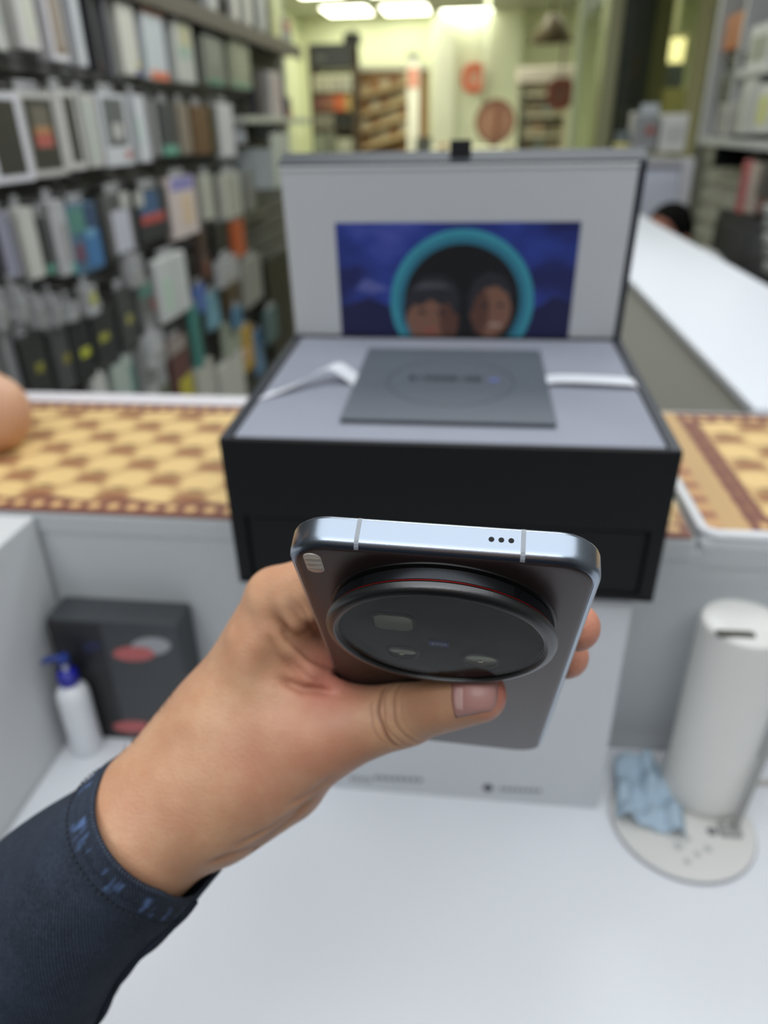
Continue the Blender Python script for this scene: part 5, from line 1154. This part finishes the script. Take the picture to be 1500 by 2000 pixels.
# round brown-red table top stood on edge
a, b_, c, d = pbox(6.0, 928, 1006, 198, 276); rr = (b_ - a) / 2
o = thing('round_board', 'round brown-red board on a stand at the back, low in the bright wall', 'board', ((a + b_) / 2, 6.0, 0)); zc_ = (c + d) / 2
rb = lambda prof: [(lambda v, f: ([(x, y2, zc_ + z) for x, z, y2 in v], f))(*lathe(prof, 48))][0]
obj('rim', rb([(rr * .86, -.02), (rr, -.02), (rr, .03), (.0001, .03)]), mat('brown_red_rim', (132, 82, 62), .5, var=.1), o, 'auto'); obj('face', rb([(.0001, -.012), (rr * .87, -.012)]), mat('brown_red_face', (158, 116, 96), .4, var=.1, vscale=8), o)
obj('face_stripe', bx(rr * .0, rr * .2, -.018, -.011, zc_ - rr * .8, zc_ + rr * .8), mat('brown_red_rim', (132, 82, 62), .5), o); obj('stand_post', bx(-.03, .03, .0, .06, .02, zc_ - rr * .9), DKW, o); obj('stand_foot', bx(-.12, .12, -.03, .1, 0, .02), DKW, o)
# low bench with small cream goods
a, b_, c, d = pbox(5.5, 840, 1010, 290, 306)
o = thing('low_bench', 'low cream bench along the bright wall behind the lid', 'bench', (a, 5.5, 0)); obj('bench_top', bx(0, b_ - a, 0, .3, d - .03, d, .005), mat('cream_bench', (222, 218, 190), .5), o)
for q in (.03, b_ - a - .07): obj('leg', bx(q, q + .04, .03, .26, 0, d - .03), mat('cream_bench', (222, 218, 190), .5), o)
for i, (x, c_, lab) in enumerate(((856, (206, 170, 130), 'tan packet on the cream bench'), (880, (222, 214, 190), 'cream packet on the cream bench'), (985, (226, 214, 180), 'ivory packet on the cream bench'))):
    goods(5.52, x, x + 18, 280, 290, c_, 'small_packet', lab, .1, group='packets on the cream bench')
# pale shelving with goods on the right of the bright wall
Yq = 6.2
x0, x1, z0, z1 = pbox(Yq, 1016, 1112, 118, 300)
o = thing('pale_shelving', 'cream shelving with small goods right of the bright wall', 'shelving', (x0, Yq, 0)); Wq = x1 - x0; CRM = mat('cream_shelf', (208, 202, 174), .55)
obj('side', bx(0, .03, 0, .3, 0, z1 - .08), mat('dark_olive_side', (78, 78, 60), .5), o); obj('side', bx(Wq - .03, Wq, 0, .3, 0, z1 - .08), CRM, o); obj('back', bx(.03, Wq - .03, .27, .3, 0, z1 - .1), CRM, o); obj('header', bx(-.03, Wq + .02, -.02, .3, z1 - .14, z1 - .04, .01), mat('pinkish_header', (196, 186, 172), .5), o)
sz = [pbox(Yq, 1016, 1112, y, y + 1)[3] for y in (180, 222, 262, 298)]
for z in sz: obj('shelf', bx(.03, Wq - .03, 0, .27, z - .02, z), CRM, o)
tones = ((170, 158, 128), (150, 140, 112), (188, 176, 148), (132, 120, 96), (176, 150, 120), (140, 150, 140), (120, 112, 92))
for r_, (yb_, yt_) in enumerate(((179, 150), (221, 192), (261, 232), (297, 270))):
    for k in range(4):
        goods(Yq + .02, 1024 + k * 20, 1040 + k * 20, yt_ + (k * 7 + r_ * 5) % 11, yb_, tones[(k * 2 + r_) % 7], 'shelf_carton', f'muted carton, {["first", "second", "third", "fourth"][k]} from the left on {["the top", "the second", "the third", "the lowest visible"][r_]} cream shelf', .15, group='cartons on the cream shelving')
ring_sign(5.6, 1068, 1120, 152, 214, (134, 72, 54), 'brown', 'brown-red rounded-square sign hanging before the cream shelving')
o = bpy.data.objects['round_cornered_sign.001']; obj('hanger', tube([(0, 0, .1), (0, 0, ZC - o.location.z)], .006, 8), GUN, o, True)
# lamp shade
p_ = on_y(1078, 62, 5.9); o = thing('pendant_lamp', 'dark conical pendant lamp near the glass partition', 'lamp', (p_[0], 5.9, p_[2]))
obj('shade', lathe([(.03, .10), (.15, -.06), (.145, -.06), (.026, .09)], 32), mat('bronze_shade', (92, 80, 56), .5), o, True); obj('lamp_cord', tube([(0, 0, .09), (0, 0, ZC - p_[2])], .006, 8), BLACKM, o, True)
# glazed partition with posts, a dark column behind it
Yg = 4.7
GLS = bpy.data.materials.new('green_glass'); GLS.use_nodes = True; nt = GLS.node_tree; nt.nodes.remove(nt.nodes['Principled BSDF'])
tr = nt.nodes.new('ShaderNodeBsdfTransparent'); tr.inputs[0].default_value = (.84, .87, .80, 1); gl = nt.nodes.new('ShaderNodeBsdfGlossy'); gl.inputs['Roughness'].default_value = .03; fr = nt.nodes.new('ShaderNodeFresnel'); mx = nt.nodes.new('ShaderNodeMixShader')
for a, c in ((fr.outputs[0], mx.inputs[0]), (tr.outputs[0], mx.inputs[1]), (gl.outputs[0], mx.inputs[2]), (mx.outputs[0], nt.nodes['Material Output'].inputs[0])): nt.links.new(a, c)
x0 = on_y(1118, 200, Yg)[0]; x1 = on_y(1352, 200, Yg)[0]
gp = thing('glass_partition', 'green-tinted floor-to-ceiling glass partition at the right rear', 'partition', (x0, Yg, 0)); OLV = mat('olive_post', (150, 148, 118), .45, metal=.2)
Wg = x1 - x0; f1 = on_y(1172, 200, Yg)[0] - x0
obj('pane', bx(.02, f1, .01, .018, .05, ZC - .02), GLS, gp); obj('pane', bx(f1 + .06, Wg - .02, .01, .018, .05, ZC - .02), GLS, gp)
obj('post', bx(0, .03, -.01, .04, 0, ZC, .004), mat('pale_green_post', (176, 186, 152), .4), gp); obj('post', bx(f1, f1 + .07, -.015, .045, 0, ZC, .004), OLV, gp); obj('post', bx(Wg - .03, Wg + .05, -.02, .05, 0, ZC, .004), mat('cream_post', (190, 184, 142), .45), gp)
obj('bottom_rail', bx(0, Wg, -.01, .04, 0, .05), OLV, gp)
x0, x1, _, _ = pbox(5.2, 1196, 1268, 100, 200)
o = thing('dark_column', 'dark green-black column standing behind the glass partition', 'column', ((x0 + x1) / 2, 5.2, 0)); wc = (x1 - x0) / 2
obj('shaft', bx(-wc, wc, 0, .3, 0, ZC, .01), mat('dark_marble', (38, 46, 46), .25, var=.3, vscale=5), o); obj('veneer_strip', bx(-wc - .06, -wc, .02, .28, 0, ZC, .004), OLV, o); obj('veneer_strip', bx(wc, wc + .10, .02, .28, 0, ZC, .004), mat('olive_veneer', (112, 106, 72), .5), o)
# bright stall beyond the glass: glowing box added for its lit wall, dark goods
x0, x1, z0, z1 = pbox(6.8, 1280, 1345, 66, 132)
o = thing('lit_wall_glow_box', 'warm glowing box for the lit wall beyond the glass at the right', 'sign', (x0, 6.8, z0)); obj('sign_case', bx(0, x1 - x0, .01, .12, 0, z1 - z0, .01), mat('olive_veneer', (112, 106, 72), .5), o)
obj('glow_face', bx(.03, x1 - x0 - .03, 0, .012, .03, z1 - z0 - .03, .004, 1), mat('warm_glow_face', (250, 240, 190), .5, emit=(255, 236, 170), es=.8), o); obj('bracket', bx((x1 - x0) / 2 - .03, (x1 - x0) / 2 + .03, .05, .1, z1 - z0, ZC - z0), OLV, o)
x0, x1, z0, z1 = pbox(6.4, 1284, 1336, 126, 172); o = thing('dark_display_case', 'dark goods case on an olive cabinet beyond the glass', 'case', (x0, 6.4, 0))
obj('case_body', bx(0, x1 - x0, 0, .4, z0, z1, .01), mat('blue_black_case', (58, 64, 68), .4), o); obj('cabinet', bx(-.1, x1 - x0 + .1, 0, .45, 0, z0, .006), mat('olive_cabinet', (134, 128, 84), .5, var=.15, vscale=6), o)
# white cabinet behind the gift box, with cartons on it
Yc = 3.35
x0, x1, z0, z1 = pbox(Yc, 1235, 1322, 309, 440)
cbn = thing('white_cabinet', 'white cabinet with a pale top behind the right edge of the lid', 'cabinet', (x0 - .9, Yc, 0)); Wc = x1 - x0 + .9
obj('carcass', bx(0, Wc, 0, .42, .06, z1 - .03, .003), mat('cool_white_paint', (196, 200, 212), .45), cbn); obj('cabinet_top', bx(-.015, Wc + .015, -.02, .43, z1 - .03, z1, .004), mat('pale_grey_top', (176, 176, 180), .35), cbn)
obj('plinth', bx(.02, Wc - .02, .03, .4, 0, .06), GREYP, cbn)
for k in range(3): dr = obj('door', bx(.03 + k * (Wc - .06) / 3, .02 + (k + 1) * (Wc - .06) / 3, -.014, -.001, .10, z1 - .07, .003), mat('cool_white_paint', (196, 200, 212), .45), cbn); obj('knob', lathe([(.0001, 0), (.008, 0), (.010, .012), (.0001, .016)], 16), GUN, dr).matrix_local = Matrix.Translation((.06 + k * (Wc - .06) / 3, -.014, z1 - .2)) @ Matrix.Rotation(math.pi / 2, 4, 'X')
x2, x3, _, _ = pbox(Yc, 1322, 1346, 300, 430); obj('end_post', bx(x2 - x0 + .9 + .004, x3 - x0 + .9, -.03, .05, 0, z1 + .0, .004), mat('white_post', (196, 196, 200), .4), cbn)
goods(Yc + .05, 1236, 1284, 218, 296, (142, 143, 144), 'grey_printed_carton', 'grey carton with a small red mark standing on the white cabinet', .12, group='cartons on the white cabinet')
o = bpy.data.objects['grey_printed_carton']; obj('red_mark', bx(.05, .085, -.004, .001, .06, .09, .001, 1), cmat((150, 84, 76)), o); obj('pale_head', bx(.02, .09, -.0035, .001, .13, .17, .001, 1), cmat((180, 186, 190)), o)
goods(Yc + .05, 1290, 1342, 222, 297, (206, 206, 202), 'plain_white_carton', 'plain white carton right of the grey carton on the white cabinet', .12, group='cartons on the white cabinet')
goods(Yc + .02, 1202, 1228, 280, 298, (196, 186, 110), 'yellow_packet', 'small yellow packet left of the grey carton on the white cabinet', .05, group='cartons on the white cabinet')
goods(Yc + .09, 1206, 1230, 258, 297, (92, 104, 110), 'blue_grey_packet', 'dark blue-grey packet behind the yellow one on the white cabinet', .04, group='cartons on the white cabinet')
# right-hand shelf unit
XS = 1.0
def xbox(x0, x1, y0, y1, X=XS):
    a = on_x(x0, (y0 + y1) / 2, X)[1]; b_ = on_x(x1, (y0 + y1) / 2, X)[1]; xm = (x0 + x1) / 2
    return min(a, b_), max(a, b_), on_x(xm, y1, X)[2], on_x(xm, y0, X)[2]
rs = thing('wall_shelving', 'grey-white open shelving on the right wall', 'shelving', (XS, 2.4, 0)); GW = mat('grey_white_shelf', (176, 177, 178), .45)
zb = on_x(1430, 272, XS)[2]; zt2 = on_x(1440, 140, XS)[2]; zt3 = on_x(1440, 30, XS)[2]
ye = on_x(1372, 270, XS)[1] - 2.4
obj('board', bx(0, .155, 0, ye, zb - .03, zb, .004), GW, rs); obj('board', bx(.0, .155, 0, ye - .30, zt2 - .025, zt2, .004), GW, rs)
obj('upright', bx(-.01, .155, ye, ye + .05, zb - .03, ZC, .004), GW, rs); obj('upright', bx(.0, .155, ye - .33, ye - .30, zb, ZC - .3, .004), GW, rs)
obj('back_slats', bx(.14, .155, 1.03, ye + .3, .1, zb - .04), mat('grey_slats', (152, 151, 147), .6), rs)
for k in range(9): obj('slat', bx(.128, .141, 1.03, ye + .35, zb - .12 - k * .085, zb - .065 - k * .085, .003, 1), mat('grey_slats', (152, 151, 147), .6), rs)
obj('bracket', bx(0, .15, ye - .25, ye - .22, zb - .11, zb - .03), BLACKM, rs)
def sgood(x0, x1, y0, y1, col, name, label, dep=.08, X=XS, deco=None):
    a, b_, c, d = xbox(x0, x1, y0, y1, X); o = thing(name, label, 'package', (X + .01, a, c), 'goods on the right wall')
    obj('carton', bx(0, dep, 0, b_ - a, 0, d - c, .004, 1), cmat(col), o); obj('front_label', bx(-.002, .001, (b_ - a) * .15, (b_ - a) * .85, (d - c) * .2, (d - c) * .75, .001, 1), cmat(deco or tuple(min(255, int(v * .9 + 12)) for v in col)), o)
    return o
sgood(1412, 1452, 26, 94, (172, 100, 58), 'orange_carton', 'burnt orange carton on the upper right shelf', deco=(160, 92, 54)); sgood(1410, 1446, 106, 128, (40, 40, 40), 'black_packet', 'flat black packet below the burnt orange carton')
sgood(1456, 1500, 48, 136, (196, 196, 198), 'white_framed_carton', 'white framed carton right of the burnt orange one', deco=(140, 142, 132))
sgood(1398, 1428, 140, 200, (92, 94, 92), 'grey_gadget_box', 'dark grey gadget box on the right shelf under the black packet', deco=(70, 72, 70)); sgood(1398, 1436, 202, 262, (156, 154, 152), 'grey_carton', 'mid-grey carton on the lower right shelf', deco=(132, 128, 130))
sgood(1438, 1466, 150, 264, (182, 183, 182), 'pale_carton', 'tall pale carton on the lower right shelf'); sgood(1470, 1500, 164, 262, (198, 198, 194), 'white_carton_box', 'white carton with a yellow-green label at the right frame edge', deco=(190, 192, 130))
sgood(1438, 1452, 312, 420, (176, 92, 96), 'red_card_pack', 'slim red card pack hanging under the right shelf', .02); sgood(1453, 1472, 318, 420, (180, 166, 156), 'cream_card_pack', 'cream card pack beside the slim red one', .02)
sgood(1470, 1490, 390, 420, (110, 66, 58), 'maroon_packet', 'small maroon packet under the right shelf', .02); sgood(1474, 1492, 318, 388, (88, 82, 76), 'umber_pack', 'dark umber pack above the maroon packet', .02)
o = thing('black_cabinet', 'dark cabinet below the card packs at the right wall', 'cabinet', (1.0, 2.5, 0)); obj('carcass', bx(0, .155, 0, .9, 0, on_x(1450, 424, 1.0)[2], .005), mat('charcoal_cabinet', (56, 56, 56), .5), o); obj('plinth', bx(.02, .14, .02, .86, 0, .06), BLACKM, o) if False else None
obj('door', bx(-.012, -.001, .02, .44, .1, on_x(1450, 424, 1.0)[2] - .03, .003), mat('charcoal_door', (64, 64, 64), .45), o); obj('door', bx(-.012, -.001, .46, .88, .1, on_x(1450, 424, 1.0)[2] - .03, .003), mat('charcoal_door', (64, 64, 64), .45), o)
p_ = on_x(1490, 470, .86)
for k in range(5): sgood(1482, 1506, 400 + k * 28, 424 + k * 28, ((150, 152, 152), (128, 130, 130), (164, 166, 166), (120, 120, 118), (140, 142, 140))[k], 'clear_bagged_item', f'grey bagged item, {["topmost", "second", "third", "fourth", "lowest"][k]} of the column at the right frame edge', .03, .90)
